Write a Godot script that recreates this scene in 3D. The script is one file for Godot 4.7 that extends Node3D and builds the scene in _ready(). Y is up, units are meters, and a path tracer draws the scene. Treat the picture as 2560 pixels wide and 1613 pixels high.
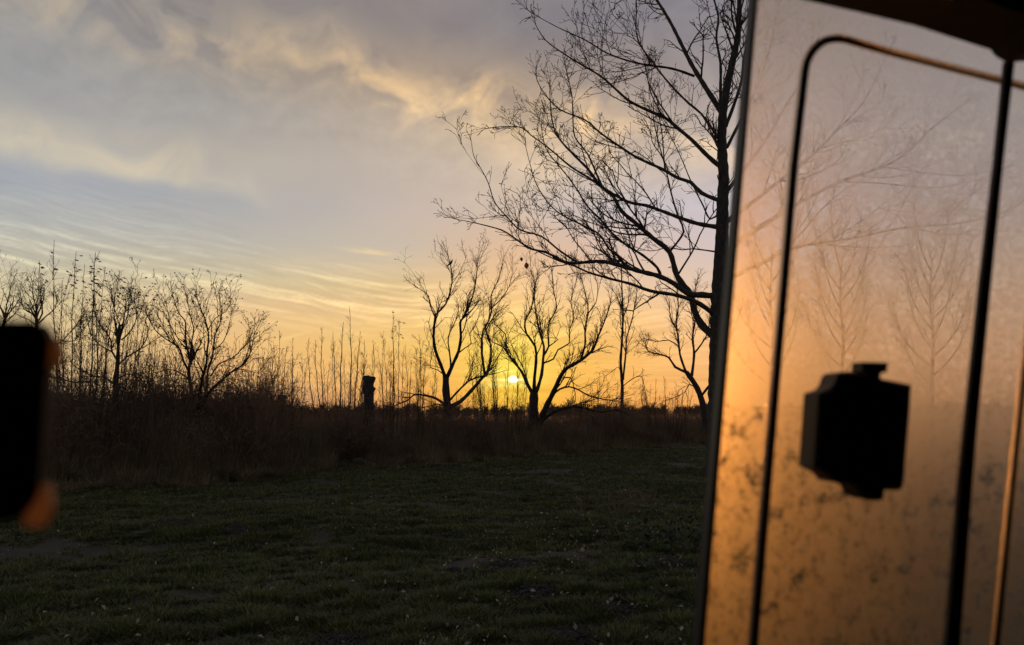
extends Node3D

# ------------------------------------------------------------------ camera facts
const EYE := Vector3(0, 1.75, 0)
const FOCAL := 1925.0                 # focal length in pixels of the 2560 x 1613 photograph
const PITCH := 0.11815                # radians, lens tipped up
var rng := RandomNumberGenerator.new()
var taken := {}
var rough_noise := FastNoiseLite.new()
var min_r := 0.005


func _ready() -> void:
	rng.seed = 7
	rough_noise.seed = 3
	rough_noise.frequency = 1.0
	rough_noise.fractal_octaves = 3
	camera_and_light()
	make_materials()
	print("sky done ", Time.get_ticks_msec())
	terrain()
	far_land()
	print("land done ", Time.get_ticks_msec())
	oak()
	willows()
	print("trees done ", Time.get_ticks_msec())
	shrubs()
	undergrowth()
	lawn_cover()
	small_things()
	print("plants done ", Time.get_ticks_msec())
	van()
	print("all done ", Time.get_ticks_msec())


# ------------------------------------------------------------------ camera, sky, sun
func camera_and_light() -> void:
	var cam := Camera3D.new()
	cam.name = "camera"
	add_child(cam)
	cam.position = EYE
	cam.rotation.x = PITCH
	var lens := CameraAttributesPhysical.new()
	lens.frustum_focal_length = 28.64
	lens.frustum_focus_distance = 32.0
	lens.frustum_near = 0.02
	lens.frustum_far = 6000.0
	lens.exposure_aperture = 8.4
	cam.attributes = lens
	cam.current = true
	var env := Environment.new()
	env.background_mode = Environment.BG_SKY
	env.tonemap_mode = Environment.TONE_MAPPER_LINEAR
	env.tonemap_exposure = 1.0
	env.sdfgi_enabled = true
	env.ssao_enabled = true
	env.ssil_enabled = true
	var sky := Sky.new()
	var mat := PanoramaSkyMaterial.new()
	mat.panorama = ImageTexture.create_from_image(sky_image())
	sky.sky_material = mat
	env.sky = sky
	var we := WorldEnvironment.new()
	we.name = "world_environment"
	we.environment = env
	add_child(we)
	var sun := DirectionalLight3D.new()
	sun.name = "evening_sun"
	sun.light_color = Color(1.0, 0.62, 0.26)
	sun.light_energy = 0.62
	sun.light_angular_distance = 0.6
	sun.shadow_enabled = true
	add_child(sun)
	sun.rotation = Vector3(-deg_to_rad(2.6), PI, 0)   # the sun stands 2.6 degrees up, straight ahead


# colours of the evening sky (sRGB), by height above the horizon and by bearing from the sun
const SKY_AZ := [-180.0, -110.0, -60.0, -33.0, -20.0, -8.0, 0.0, 8.0, 18.0, 34.0, 60.0, 110.0, 180.0]
const SKY_EL := [0.0, 1.0, 2.5, 5.0, 7.5, 9.5, 12.0, 15.0, 18.0, 21.0, 24.0, 28.0, 42.0, 90.0]
const SKY_C := [
	[[140, 138, 146], [158, 152, 148], [192, 174, 148], [203, 177, 145], [196, 154, 126], [224, 154, 90], [250, 170, 72], [250, 170, 85], [238, 164, 98], [222, 162, 116], [188, 160, 136], [155, 148, 148], [140, 138, 146]],
	[[140, 139, 147], [160, 154, 150], [196, 180, 152], [215, 187, 148], [214, 166, 124], [238, 168, 94], [253, 180, 72], [250, 175, 88], [241, 170, 106], [224, 166, 122], [190, 163, 140], [157, 150, 150], [140, 139, 147]],
	[[140, 140, 149], [160, 156, 152], [200, 186, 155], [225, 195, 148], [236, 183, 122], [246, 184, 102], [254, 188, 82], [251, 185, 98], [245, 180, 121], [226, 172, 132], [192, 167, 146], [158, 152, 152], [140, 140, 149]],
	[[138, 140, 150], [160, 158, 155], [204, 192, 160], [222, 196, 148], [238, 192, 128], [246, 197, 114], [255, 204, 98], [251, 192, 112], [246, 190, 140], [225, 180, 146], [190, 170, 152], [156, 152, 154], [138, 140, 150]],
	[[136, 139, 149], [156, 157, 158], [198, 192, 168], [212, 196, 157], [231, 196, 147], [238, 198, 138], [250, 203, 130], [250, 202, 140], [236, 195, 160], [216, 184, 160], [184, 170, 158], [152, 150, 154], [136, 139, 149]],
	[[134, 138, 148], [152, 155, 160], [186, 184, 172], [200, 192, 169], [212, 196, 160], [229, 198, 147], [247, 200, 145], [238, 202, 163], [222, 195, 178], [206, 186, 170], [176, 168, 162], [148, 148, 153], [134, 138, 148]],
	[[132, 136, 147], [148, 152, 160], [168, 171, 174], [182, 182, 176], [188, 182, 171], [205, 188, 168], [231, 190, 153], [220, 190, 172], [211, 197, 197], [194, 184, 180], [166, 162, 162], [144, 146, 152], [132, 136, 147]],
	[[130, 134, 146], [144, 149, 158], [156, 161, 170], [159, 164, 173], [174, 173, 173], [202, 185, 173], [215, 192, 172], [205, 194, 192], [204, 194, 202], [182, 175, 174], [158, 156, 159], [141, 143, 150], [130, 134, 146]],
	[[128, 131, 142], [140, 143, 150], [156, 155, 156], [168, 166, 164], [184, 176, 167], [200, 185, 170], [217, 195, 172], [209, 190, 172], [196, 180, 172], [172, 166, 165], [152, 150, 152], [138, 139, 146], [128, 131, 142]],
	[[126, 128, 138], [136, 138, 144], [148, 148, 150], [157, 157, 157], [173, 167, 160], [196, 177, 158], [208, 183, 153], [195, 174, 155], [184, 172, 166], [162, 156, 155], [147, 144, 146], [134, 135, 141], [126, 128, 138]],
	[[124, 125, 134], [132, 133, 138], [144, 142, 143], [153, 151, 150], [162, 151, 142], [178, 157, 136], [168, 149, 133], [166, 151, 142], [166, 157, 155], [152, 147, 147], [142, 139, 141], [131, 131, 137], [124, 125, 134]],
	[[121, 122, 130], [129, 129, 134], [139, 136, 136], [148, 143, 140], [146, 139, 135], [142, 133, 131], [138, 132, 134], [142, 136, 139], [153, 147, 150], [143, 138, 140], [136, 133, 136], [127, 127, 132], [121, 122, 130]],
	[[115, 116, 123], [121, 121, 126], [128, 125, 127], [131, 127, 127], [131, 126, 126], [130, 125, 126], [128, 124, 126], [129, 125, 127], [131, 127, 129], [129, 125, 127], [127, 124, 127], [121, 120, 125], [115, 116, 123]],
	[[112, 112, 118], [112, 112, 118], [112, 112, 118], [112, 112, 118], [112, 112, 118], [112, 112, 118], [112, 112, 118], [112, 112, 118], [112, 112, 118], [112, 112, 118], [112, 112, 118], [112, 112, 118], [112, 112, 118]]]


func in_steps(a: Array, v: float) -> Vector2:
	var k := 0
	while k < a.size() - 2 and v > a[k + 1]:
		k += 1
	return Vector2(k, clampf((v - a[k]) / (a[k + 1] - a[k]), 0.0, 1.0))


func sky_base(az: float, el: float) -> Vector3:
	var a := in_steps(SKY_AZ, az)
	var e := in_steps(SKY_EL, el)
	var i := int(a.x)
	var j := int(e.x)
	var p: Array = SKY_C[j][i]
	var q: Array = SKY_C[j][i + 1]
	var r: Array = SKY_C[j + 1][i]
	var s: Array = SKY_C[j + 1][i + 1]
	var lo := Vector3(p[0], p[1], p[2]).lerp(Vector3(q[0], q[1], q[2]), a.y)
	var hi := Vector3(r[0], r[1], r[2]).lerp(Vector3(s[0], s[1], s[2]), a.y)
	return lo.lerp(hi, e.y)


func bump(x: float, middle: float, width: float) -> float:
	var t := (x - middle) / width
	return exp(-t * t)


func along(pts: Array, x: float) -> float:
	if x <= pts[0][0]:
		return pts[0][1]
	for k in range(1, pts.size()):
		if x <= pts[k][0]:
			return lerpf(pts[k - 1][1], pts[k][1], (x - pts[k - 1][0]) / (pts[k][0] - pts[k - 1][0]))
	return pts[-1][1]


func sky_image() -> Image:
	var w := 4096
	var h := 2048
	var small := Image.create(512, 256, false, Image.FORMAT_RGBF)
	var soft := FastNoiseLite.new()
	soft.seed = 11
	soft.frequency = 1.6
	soft.fractal_octaves = 4
	for y in 256:
		var el := 90.0 - (y + 0.5) / 256.0 * 180.0
		for x in 512:
			var az := (x + 0.5) / 512.0 * 360.0 - 180.0
			var c := sky_base(az, maxf(el, 0.0))
			var ce := cos(deg_to_rad(el))
			var n := soft.get_noise_3d(ce * sin(deg_to_rad(az)), sin(deg_to_rad(el)) * 2.5, -ce * cos(deg_to_rad(az)))
			c += Vector3(10, 9, 7) * n * smoothstep(3.0, 20.0, el)
			small.set_pixel(x, y, Color(c.x / 255.0, c.y / 255.0, c.z / 255.0))
	small.resize(w, h, Image.INTERPOLATE_CUBIC)
	var puff := FastNoiseLite.new()
	puff.seed = 21
	puff.frequency = 0.16
	puff.fractal_octaves = 5
	puff.fractal_gain = 0.55
	var streak := FastNoiseLite.new()
	streak.seed = 5
	streak.frequency = 1.0
	streak.fractal_octaves = 4
	var warp := FastNoiseLite.new()
	warp.seed = 9
	warp.frequency = 0.09
	warp.fractal_octaves = 2
	var lit_edge := [[-60.0, 29.0], [-32.0, 25.9], [-20.4, 24.8], [-14.0, 24.3], [-8.6, 23.0], [-4.0, 22.6], [0.6, 21.3], [6.0, 20.2], [14.0, 18.5], [40.0, 16.0]]
	var shelf := [[-60.0, 17.5], [-34.5, 16.3], [-27.7, 16.1], [-21.0, 15.5], [-14.0, 15.5]]
	for y in range(560, h / 2 + 6):
		var el := 90.0 - (y + 0.5) / h * 180.0
		for x in range(1360, 2740):
			var az := (x + 0.5) / w * 360.0 - 180.0
			var p := small.get_pixel(x, y)
			var c := Vector3(p.r, p.g, p.b) * 255.0
			var add := Vector3.ZERO
			var wx := warp.get_noise_2d(az, el)
			var wy := warp.get_noise_2d(az + 77.0, el)
			if el > 14.0:
				# the lit lower edge of the cloud bank
				var n := puff.get_noise_2d(az + wx * 5.0, el * 1.7 + wy * 5.0)
				var n2 := puff.get_noise_2d(az * 2.2 + 31.0, el * 3.4 + wx * 3.0)
				var d := el - along(lit_edge, az) + wy * 2.0
				var band := bump(d, 0.2, 1.75)
				var near := 0.45 + 0.75 * bump(az, 1.0, 15.0)
				var lump := clampf(0.5 + n * 1.5 + n2 * 0.6, 0.0, 1.4)
				add += Vector3(42, 29, 8) * band * lump * near
				add += Vector3(-16, -14, -10) * bump(d, 1.2, 1.6) * clampf(-n * 2.6 + n2, 0.0, 1.0)
				add += Vector3(-9, -9, -6) * smoothstep(1.5, 5.0, d) * (0.5 + n)
				add += Vector3(9, 8, 7) * n2 * bump(d, -3.0, 3.5)
				# the long shelf of cloud over the blue patch on the left
				var e := el - along(shelf, az) + wy * 0.9 + wx * 0.6
				add += Vector3(32, 22, 3) * bump(e, 0.1, (2.0 if e > 0.1 else 0.7) + 0.4 * wx) * smoothstep(-13.0, -26.0, az) * (0.8 + n * 0.8)
			if el > 1.0 and el < 21.0:
				# long combed cirrus, sinking to the right
				var sink := 0.14 * (az + 34.0) * smoothstep(14.0, -12.0, az)
				var q := el + sink + wy * 0.16
				var s1 := streak.get_noise_2d(az * 0.03 + wx * 0.15, q * 1.0)
				var s2 := streak.get_noise_2d(az * 0.09 + 40.0, q * 2.4 + wx * 0.25)
				var s3 := streak.get_noise_2d(az * 0.3 + 90.0, q * 3.6 + wy * 1.2)
				var where := bump(el, along([[-34.0, 10.2], [-20.0, 9.3], [-8.0, 7.8], [4.0, 6.2], [20.0, 5.0]], az), along([[-34.0, 2.4], [-8.0, 2.2], [6.0, 3.0]], az))
				var left := smoothstep(20.0, -10.0, az)
				var v := s1 * 0.9 + s2 * 0.8 + s3 * 0.7
				add += (Vector3(44, 40, 26) * maxf(v, 0.0) + Vector3(16, 15, 11) * minf(v, 0.0)) * where * (0.35 + 0.65 * left)
				add += Vector3(5, 5, 4) * (s2 + s3) * bump(el, 13.5, 1.6) * smoothstep(-16.0, -26.0, az)
				# thin level bars of cloud low in the west
				var low := streak.get_noise_2d(az * 0.05, el * 3.4 + wx * 0.6)
				add += Vector3(12, 17, 16) * low * bump(el, 2.6, 1.7)
				# a small wisp and two short condensation trails
				add += Vector3(28, 20, -4) * bump(el + 0.09 * (az + 10.0), 11.75, 0.16 + 0.1 * s3) * bump(az, -10.6, 1.7) * (0.8 + s3)
				add += Vector3(10, 18, 14) * bump(el - 0.3 * (az + 7.0), 6.5, 0.07) * bump(az, -6.6, 0.9)
				add += Vector3(10, 12, 8) * bump(el - 0.36 * (az + 16.0), 5.5, 0.1) * bump(az, -16.2, 1.2)
			if absf(az) < 14.0 and el < 14.0:
				# glow and the sun itself behind bars of cloud
				var r := Vector2(az - 0.1, (el - 2.6) * 1.15).length()
				add += Vector3(2, 10, -6) * exp(-r * r / 26.0) + Vector3(4, 26, 12) * exp(-r * r / 6.0)
				var bar := bump(az, -0.3, 2.3)
				add += Vector3(20, 40, 60) * bump(el, 2.5, 0.10) * bar + Vector3(14, 36, 50) * bump(el, 2.12, 0.11) * bump(az, -0.7, 2.2) + Vector3(10, 30, 30) * bump(el, 3.15, 0.12) * bump(az, -1.0, 1.9)
				add += Vector3(-14, -22, -12) * bump(el, 1.7, 0.16) * bump(az, 0.0, 3.0) + Vector3(-4, -12, -8) * bump(el, 2.33, 0.07) * bar
				var disc := smoothstep(0.3, 0.18, Vector2(az - 0.09, el - 2.5).length()) * smoothstep(2.36, 2.46, el)
				add += Vector3(120, 160, 420) * disc + Vector3(20, 70, 120) * bump(el, 2.5, 0.085) * bump(az, 0.25, 0.75)
				c += Vector3(500, 420, 120) * disc
			c += add
			small.set_pixel(x, y, Color(c.x / 255.0, c.y / 255.0, c.z / 255.0))
	# straight ahead lies at the left border of a panorama
	var turned := Image.create(w, h, false, Image.FORMAT_RGBF)
	turned.blit_rect(small, Rect2i(w / 2, 0, w / 2, h), Vector2i(0, 0))
	turned.blit_rect(small, Rect2i(0, 0, w / 2, h), Vector2i(w / 2, 0))
	small = turned
	# to linear light
	var data := small.get_data().to_float32_array()
	var table := PackedFloat32Array()
	table.resize(4097)
	for k in 4097:
		var v := k / 1024.0
		table[k] = v / 12.92 if v < 0.04045 else pow((v + 0.055) / 1.055, 2.4)
	var last := data.size() / 2 + w * 3 * 4
	for k in last:
		data[k] = table[clampi(int(data[k] * 1024.0), 0, 4096)]
	for k in range(last, data.size()):
		data[k] = 0.1
	return Image.create_from_data(w, h, false, Image.FORMAT_RGBF, data.to_byte_array())


# ------------------------------------------------------------------ helpers
func ray(x: float, y: float) -> Vector3:
	return (Basis(Vector3.RIGHT, PITCH) * Vector3((x - 1280.0) / FOCAL, -(y - 806.5) / FOCAL, -1.0))


func spot(x: float, y: float, depth: float) -> Vector3:
	var d := ray(x, y)
	return EYE + d * (depth / -d.z)


func ground_y(x: float, z: float) -> float:
	var s := beyond(x, z)
	var r := Vector2(x, z).length()
	var y := rough_noise.get_noise_2d(x * 0.12, z * 0.12) * 0.16 * smoothstep(3.0, 12.0, r)
	y += rough_noise.get_noise_2d(x * 0.9 + 50.0, z * 0.9) * 0.045
	y += rough_noise.get_noise_2d(x * 3.1, z * 3.1 + 20.0) * 0.022
	y += 0.28 * smoothstep(0.0, 1.8, s) * smoothstep(9.0, 4.5, s)
	y -= 0.35 * bump(s, 7.5, 1.2)
	return y * smoothstep(900.0, 300.0, r)


# metres past the edge of the lawn (negative on the lawn)
func beyond(x: float, z: float) -> float:
	return -0.81 * (x + 10.2) - 0.585 * (z + 17.3)


func numbered(called: String) -> String:
	taken[called] = taken.get(called, -1) + 1
	return called if taken[called] == 0 else "%s_%03d" % [called, taken[called]]


func tag(o: Node3D, label: String, category := "", group := "", kind := "") -> void:
	if label:
		o.set_meta("label", label)
	if category:
		o.set_meta("category", category)
	if group:
		o.set_meta("group", group)
	if kind:
		o.set_meta("kind", kind)


func thing(called: String, label: String, category: String, at := Vector3.ZERO, group := "") -> Node3D:
	var o := Node3D.new()
	o.name = numbered(called)
	add_child(o)
	o.position = at
	tag(o, label, category, group)
	return o


class Buf:
	var v := PackedVector3Array()
	var n := PackedVector3Array()
	var c := PackedColorArray()
	var uv := PackedVector2Array()
	var i := PackedInt32Array()

	func tube(pts: PackedVector3Array, radii: PackedFloat32Array, sides: int) -> void:
		var first := v.size()
		var count := pts.size()
		var side := Vector3.RIGHT
		for k in count:
			var d := (pts[mini(k + 1, count - 1)] - pts[maxi(k - 1, 0)]).normalized()
			side = (side - d * side.dot(d))
			if side.length_squared() < 0.01:
				side = d.cross(Vector3.UP if absf(d.y) < 0.9 else Vector3.BACK)
			side = side.normalized()
			var other := d.cross(side)
			for s in sides:
				var a := TAU * s / sides
				var out := side * cos(a) + other * sin(a)
				v.append(pts[k] + out * radii[k])
				n.append(out)
		for k in count - 1:
			for s in sides:
				var a := first + k * sides + s
				var b := first + k * sides + (s + 1) % sides
				i.append_array([a, a + sides, b, b, a + sides, b + sides])

	func quad(a: Vector3, b: Vector3, cc: Vector3, d: Vector3) -> void:
		var first := v.size()
		var m := (cc - a).cross(b - a)
		m = m.normalized() if m.length_squared() > 0.0 else Vector3.UP
		for p in [a, b, cc, d]:
			v.append(p)
			n.append(m)
		i.append_array([first, first + 1, first + 2, first, first + 2, first + 3])

	func tri(a: Vector3, b: Vector3, cc: Vector3) -> void:
		var first := v.size()
		var m := (cc - a).cross(b - a).normalized()
		for p in [a, b, cc]:
			v.append(p)
			n.append(m)
		i.append_array([first, first + 1, first + 2])

	func mesh() -> ArrayMesh:
		var arrays := []
		arrays.resize(Mesh.ARRAY_MAX)
		arrays[Mesh.ARRAY_VERTEX] = v
		arrays[Mesh.ARRAY_NORMAL] = n
		if c.size() == v.size():
			arrays[Mesh.ARRAY_COLOR] = c
		if uv.size() == v.size():
			arrays[Mesh.ARRAY_TEX_UV] = uv
		arrays[Mesh.ARRAY_INDEX] = i
		var m := ArrayMesh.new()
		if v.size():
			m.add_surface_from_arrays(Mesh.PRIMITIVE_TRIANGLES, arrays)
		return m


func put(b: Buf, called: String, mat: Material, parent: Node = self) -> MeshInstance3D:
	var o := MeshInstance3D.new()
	o.name = called if parent != self else numbered(called)
	o.mesh = b.mesh()
	o.material_override = null
	if o.mesh.get_surface_count():
		o.mesh.surface_set_material(0, mat)
	parent.add_child(o, true)
	return o


var M := {}
var perch := Vector3.ZERO


func plain(lin: Color, rough: float, bits := {}) -> StandardMaterial3D:
	var m := StandardMaterial3D.new()
	m.albedo_color = lin.linear_to_srgb()
	m.roughness = rough
	for k in bits:
		m.set(k, bits[k])
	return m


func noise_texture(seed_: int, freq: float, ramp: Array, side := 512, octaves := 4) -> NoiseTexture2D:
	var t := NoiseTexture2D.new()
	t.width = side
	t.height = side
	t.seamless = true
	var n := FastNoiseLite.new()
	n.seed = seed_
	n.frequency = freq
	n.fractal_octaves = octaves
	t.noise = n
	var g := Gradient.new()
	g.offsets = PackedFloat32Array(ramp.map(func(x): return x[0]))
	g.colors = PackedColorArray(ramp.map(func(x): return x[1].linear_to_srgb()))
	t.color_ramp = g
	return t


func make_materials() -> void:
	var bark := noise_texture(4, 0.03, [[0.2, Color(0.018, 0.014, 0.011)], [0.55, Color(0.038, 0.03, 0.024)], [0.85, Color(0.065, 0.055, 0.042)]], 256)
	M.bark = plain(Color(1, 1, 1), 0.9, {"albedo_texture": bark, "uv1_triplanar": true, "uv1_world_triplanar": true, "uv1_scale": Vector3(1.5, 0.5, 1.5)})
	M.twig = plain(Color(0.035, 0.026, 0.02), 0.85)
	M.cane = plain(Color(0.07, 0.045, 0.03), 0.85)
	M.willow_twig = plain(Color(0.12, 0.072, 0.042), 0.8)
	M.whip = plain(Color(0.16, 0.1, 0.06), 0.8)
	M.leaf = plain(Color(0.07, 0.045, 0.022), 0.8, {"cull_mode": BaseMaterial3D.CULL_DISABLED, "backlight_enabled": true, "backlight": Color(0.3, 0.2, 0.1)})
	M.wood = plain(Color(1, 1, 1), 0.9, {"albedo_texture": noise_texture(8, 0.02, [[0.2, Color(0.05, 0.042, 0.034)], [0.8, Color(0.12, 0.1, 0.08)]], 256), "uv1_triplanar": true, "uv1_scale": Vector3(9, 0.8, 9)})
	M.grass = plain(Color(1, 1, 1), 0.75, {"vertex_color_use_as_albedo": true, "cull_mode": BaseMaterial3D.CULL_DISABLED, "backlight_enabled": true, "backlight": Color(0.35, 0.4, 0.12)})
	M.dry = plain(Color(1, 1, 1), 0.85, {"vertex_color_use_as_albedo": true, "cull_mode": BaseMaterial3D.CULL_DISABLED, "backlight_enabled": true, "backlight": Color(0.35, 0.25, 0.14)})
	M.soil = plain(Color(1, 1, 1), 0.95, {"albedo_texture": noise_texture(31, 0.05, [[0.2, Color(0.016, 0.013, 0.011)], [0.8, Color(0.05, 0.043, 0.038)]], 256), "uv1_triplanar": true, "uv1_scale": Vector3(3, 3, 3)})
	M.ground = plain(Color(1, 1, 1), 0.95, {"vertex_color_use_as_albedo": true, "albedo_texture": noise_texture(17, 0.03, [[0.2, Color(0.35, 0.33, 0.3)], [0.55, Color(0.75, 0.75, 0.7)], [0.9, Color(1.0, 0.95, 0.85)]], 512), "uv1_triplanar": true, "uv1_world_triplanar": true, "uv1_scale": Vector3(0.7, 0.7, 0.7)})
	M.far = plain(Color(0.05, 0.045, 0.035), 0.95)
	M.black = plain(Color(0.004, 0.004, 0.0045), 0.6)
	M.soot = plain(Color(0.006, 0.005, 0.005), 0.7)
	M.trim = plain(Color(0.02, 0.019, 0.019), 0.6)
	M.rubber = plain(Color(0.016, 0.014, 0.014), 0.55)
	M.lining = plain(Color(0.06, 0.055, 0.05), 0.8)
	M.metal = plain(Color(0.25, 0.25, 0.24), 0.5, {"metallic": 0.6})


# ------------------------------------------------------------------ ground
func terrain() -> void:
	var b := Buf.new()
	var az := []
	var a := -180.0
	while a < 180.0:
		az.append(a)
		a += 0.45 if a > -42.0 and a < 42.0 else 6.0
	az.append(180.0)
	var dist := [0.6, 1.5, 2.6]
	while dist[-1] < 4000.0:
		dist.append(dist[-1] * (1.017 if dist[-1] < 55.0 else 1.09))
	var patch := FastNoiseLite.new()
	patch.seed = 41
	patch.frequency = 1.0
	patch.fractal_octaves = 4
	var na: int = az.size()
	for r in dist:
		for deg in az:
			var t := deg_to_rad(deg)
			var x: float = r * sin(t)
			var z: float = -r * cos(t)
			b.v.append(Vector3(x, ground_y(x, z), z))
			var s := beyond(x, z)
			var n := patch.get_noise_2d(x * 0.35, z * 0.35)
			var m := patch.get_noise_2d(x * 1.6 + 9.0, z * 1.6)
			var green := Color(0.034, 0.046, 0.014)
			var mud := Color(0.032, 0.028, 0.023)
			var col := green.lerp(mud, clampf(0.25 + n * 1.3 + m * 0.9, 0.0, 1.0))
			col = col.lerp(Color(0.055, 0.042, 0.026), smoothstep(-1.5, 0.5, s) * 0.85)
			col = col.lerp(Color(0.03, 0.034, 0.013), smoothstep(8.0, 11.0, s))
			b.c.append(col)
	var nr: int = dist.size()
	for k in nr - 1:
		for j in na - 1:
			var p := k * na + j
			b.i.append_array([p, p + na, p + 1, p + 1, p + na, p + na + 1])
	# the middle under the van
	var mid := b.v.size()
	b.v.append(Vector3(0, 0, 0))
	b.c.append(Color(0.04, 0.045, 0.02))
	for j in na - 1:
		b.i.append_array([mid, j, j + 1])
	b.n.resize(b.v.size())
	for k in range(0, b.i.size(), 3):
		var p := b.v[b.i[k]]
		var m := (b.v[b.i[k + 2]] - p).cross(b.v[b.i[k + 1]] - p)
		for q in 3:
			b.n[b.i[k + q]] += m
	for k in b.n.size():
		b.n[k] = b.n[k].normalized() if b.n[k].length_squared() > 0.0 else Vector3.UP
		if b.n[k].y < 0.0:
			b.n[k] = -b.n[k]
	tag(put(b, "ground", M.ground), "", "", "", "structure")


func far_land() -> void:
	min_r = 0.006
	# one bare tree mesh per kind, set out by the hundred along the horizon
	var kinds := []
	for k in 4:
		var b := Buf.new()
		rng.seed = 500 + k
		var trunk := PackedVector3Array([Vector3.ZERO, Vector3(0.05, 0.25, 0.02), Vector3(-0.03, 0.5, 0), Vector3(0.02, 0.8, 0)])
		b.tube(trunk, PackedFloat32Array([0.02, 0.016, 0.012, 0.004]), 4)
		for j in 34:
			var t := rng.randf_range(0.02, 0.75)
			var d := Vector3(rng.randf_range(-1, 1), rng.randf_range(0.5, 1.3), rng.randf_range(-1, 1)).normalized()
			sprout(b, Vector3(0, t, 0), d, rng.randf_range(0.25, 0.5) * (1.1 - 0.5 * t), 0.008, 2, 0.3, 6)
		kinds.append(b.mesh())
		kinds[k].surface_set_material(0, M.far)
	var wood := mass("far_wood", "far line of bare trees and hedges along the horizon", "wood")
	for k in 4:
		var where := []
		rng.seed = 900 + k
		for j in 260:
			var az := rng.randf_range(-44.0, 44.0)
			var d := rng.randf_range(420.0, 900.0)
			var tall := rng.randf_range(5.0, 9.0)
			if az < -8.0:
				d = rng.randf_range(170.0, 420.0)
				tall = rng.randf_range(3.0, 6.5) * (1.0 if az < -18.0 else 0.8)
			elif az > 3.0 and az < 6.0:
				d = rng.randf_range(330.0, 380.0)
				tall = rng.randf_range(4.0, 8.0)
			elif az > -8.0 and az < 3.0 and rng.randf() < 0.4:
				tall *= 0.6
			var t := deg_to_rad(az)
			where.append(Transform3D(Basis(Vector3.UP, rng.randf() * TAU).scaled(Vector3(tall * 1.3, tall, tall * 1.3)), Vector3(d * sin(t), -0.1, -d * cos(t))))
		scatter("trees", kinds[k], where, [], "", "", wood)


func scatter(called: String, mesh: Mesh, where: Array, tints: Array, label: String, category: String, parent: Node = self) -> MultiMeshInstance3D:
	var mm := MultiMesh.new()
	mm.transform_format = MultiMesh.TRANSFORM_3D
	mm.use_colors = tints.size() > 0
	mm.mesh = mesh
	mm.instance_count = where.size()
	for k in where.size():
		mm.set_instance_transform(k, where[k])
		if tints.size():
			mm.set_instance_color(k, tints[k])
	var o := MultiMeshInstance3D.new()
	o.name = numbered(called) if parent == self else called
	o.multimesh = mm
	parent.add_child(o, true)
	tag(o, label, category, "", "stuff")
	return o


func mass(called: String, label: String, category: String) -> Node3D:
	var o := thing(called, label, category)
	o.set_meta("kind", "stuff")
	return o


# ------------------------------------------------------------------ trees
# a crooked twig that forks again and again
func sprout(b: Buf, p: Vector3, d: Vector3, length: float, r: float, level: int, bend: float, forks: int, lift := 0.25, leaves: Buf = null, leafy := 0.0, leaf_size := 0.06) -> void:
	var segs := 4 if level > 1 else 3
	if level > 2:
		segs = 8
	if level <= 0:
		segs = 2
	var pts := PackedVector3Array([p])
	var radii := PackedFloat32Array([r])
	var dir := d
	var step := length / segs
	var dirs := [d]
	for k in segs:
		dir = (dir + Vector3(rng.randf_range(-1, 1), rng.randf_range(-1, 1) + lift, rng.randf_range(-1, 1)) * bend).normalized()
		p += dir * step
		pts.append(p)
		dirs.append(dir)
		radii.append(maxf(r * (1.0 - 0.55 * (k + 1.0) / segs), min_r * 0.75))
	if level <= 0:
		radii[-1] = min_r * 1.25     # the bud
	b.tube(pts, radii, 5 if r > 0.02 else 3)
	if leaves != null and level <= 1 and rng.randf() < leafy:
		leaf(leaves, p, leaf_size)
	if level <= 0:
		return
	for k in forks:
		var t := rng.randf_range(0.15, 1.0) if k else 0.97
		var f := t * segs
		var j := mini(int(f), segs - 1)
		var at := pts[j].lerp(pts[j + 1], f - j)
		var base: Vector3 = dirs[j + 1]
		var side := base.cross(Vector3(rng.randf_range(-1, 1), rng.randf_range(-1, 1), rng.randf_range(-1, 1))).normalized()
		var nd := (base + side * rng.randf_range(0.55, 1.1)).normalized()
		sprout(b, at, nd, length * rng.randf_range(0.32, 0.6) * (1.15 - 0.5 * t), maxf(r * 0.6, min_r), level - 1, bend, maxi(2, forks - 2), lift, leaves, leafy, leaf_size)


func leaf(b: Buf, p: Vector3, size: float) -> void:
	var d := Vector3(rng.randf_range(-1, 1), rng.randf_range(-1.4, 0.4), rng.randf_range(-1, 1)).normalized()
	var s := d.cross(Vector3(rng.randf_range(-1, 1), rng.randf_range(-1, 1), rng.randf_range(-1, 1))).normalized() * size * 0.32
	var fold := d.cross(s).normalized() * size * 0.12
	var mid := p + d * size * 0.5
	b.tri(p, mid + s + fold, p + d * size)
	b.tri(p, p + d * size, mid - s + fold)


func smooth_px(pts: Array) -> Array:
	var out := []
	for k in pts.size() - 1:
		var p0: Vector2 = pts[maxi(k - 1, 0)]
		var p1: Vector2 = pts[k]
		var p2: Vector2 = pts[k + 1]
		var p3: Vector2 = pts[mini(k + 2, pts.size() - 1)]
		var steps := maxi(2, int(p1.distance_to(p2) / 14.0))
		for s in steps:
			out.append(p1.cubic_interpolate(p2, p0, p3, float(s) / steps))
	out.append(pts[-1])
	return out


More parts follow.
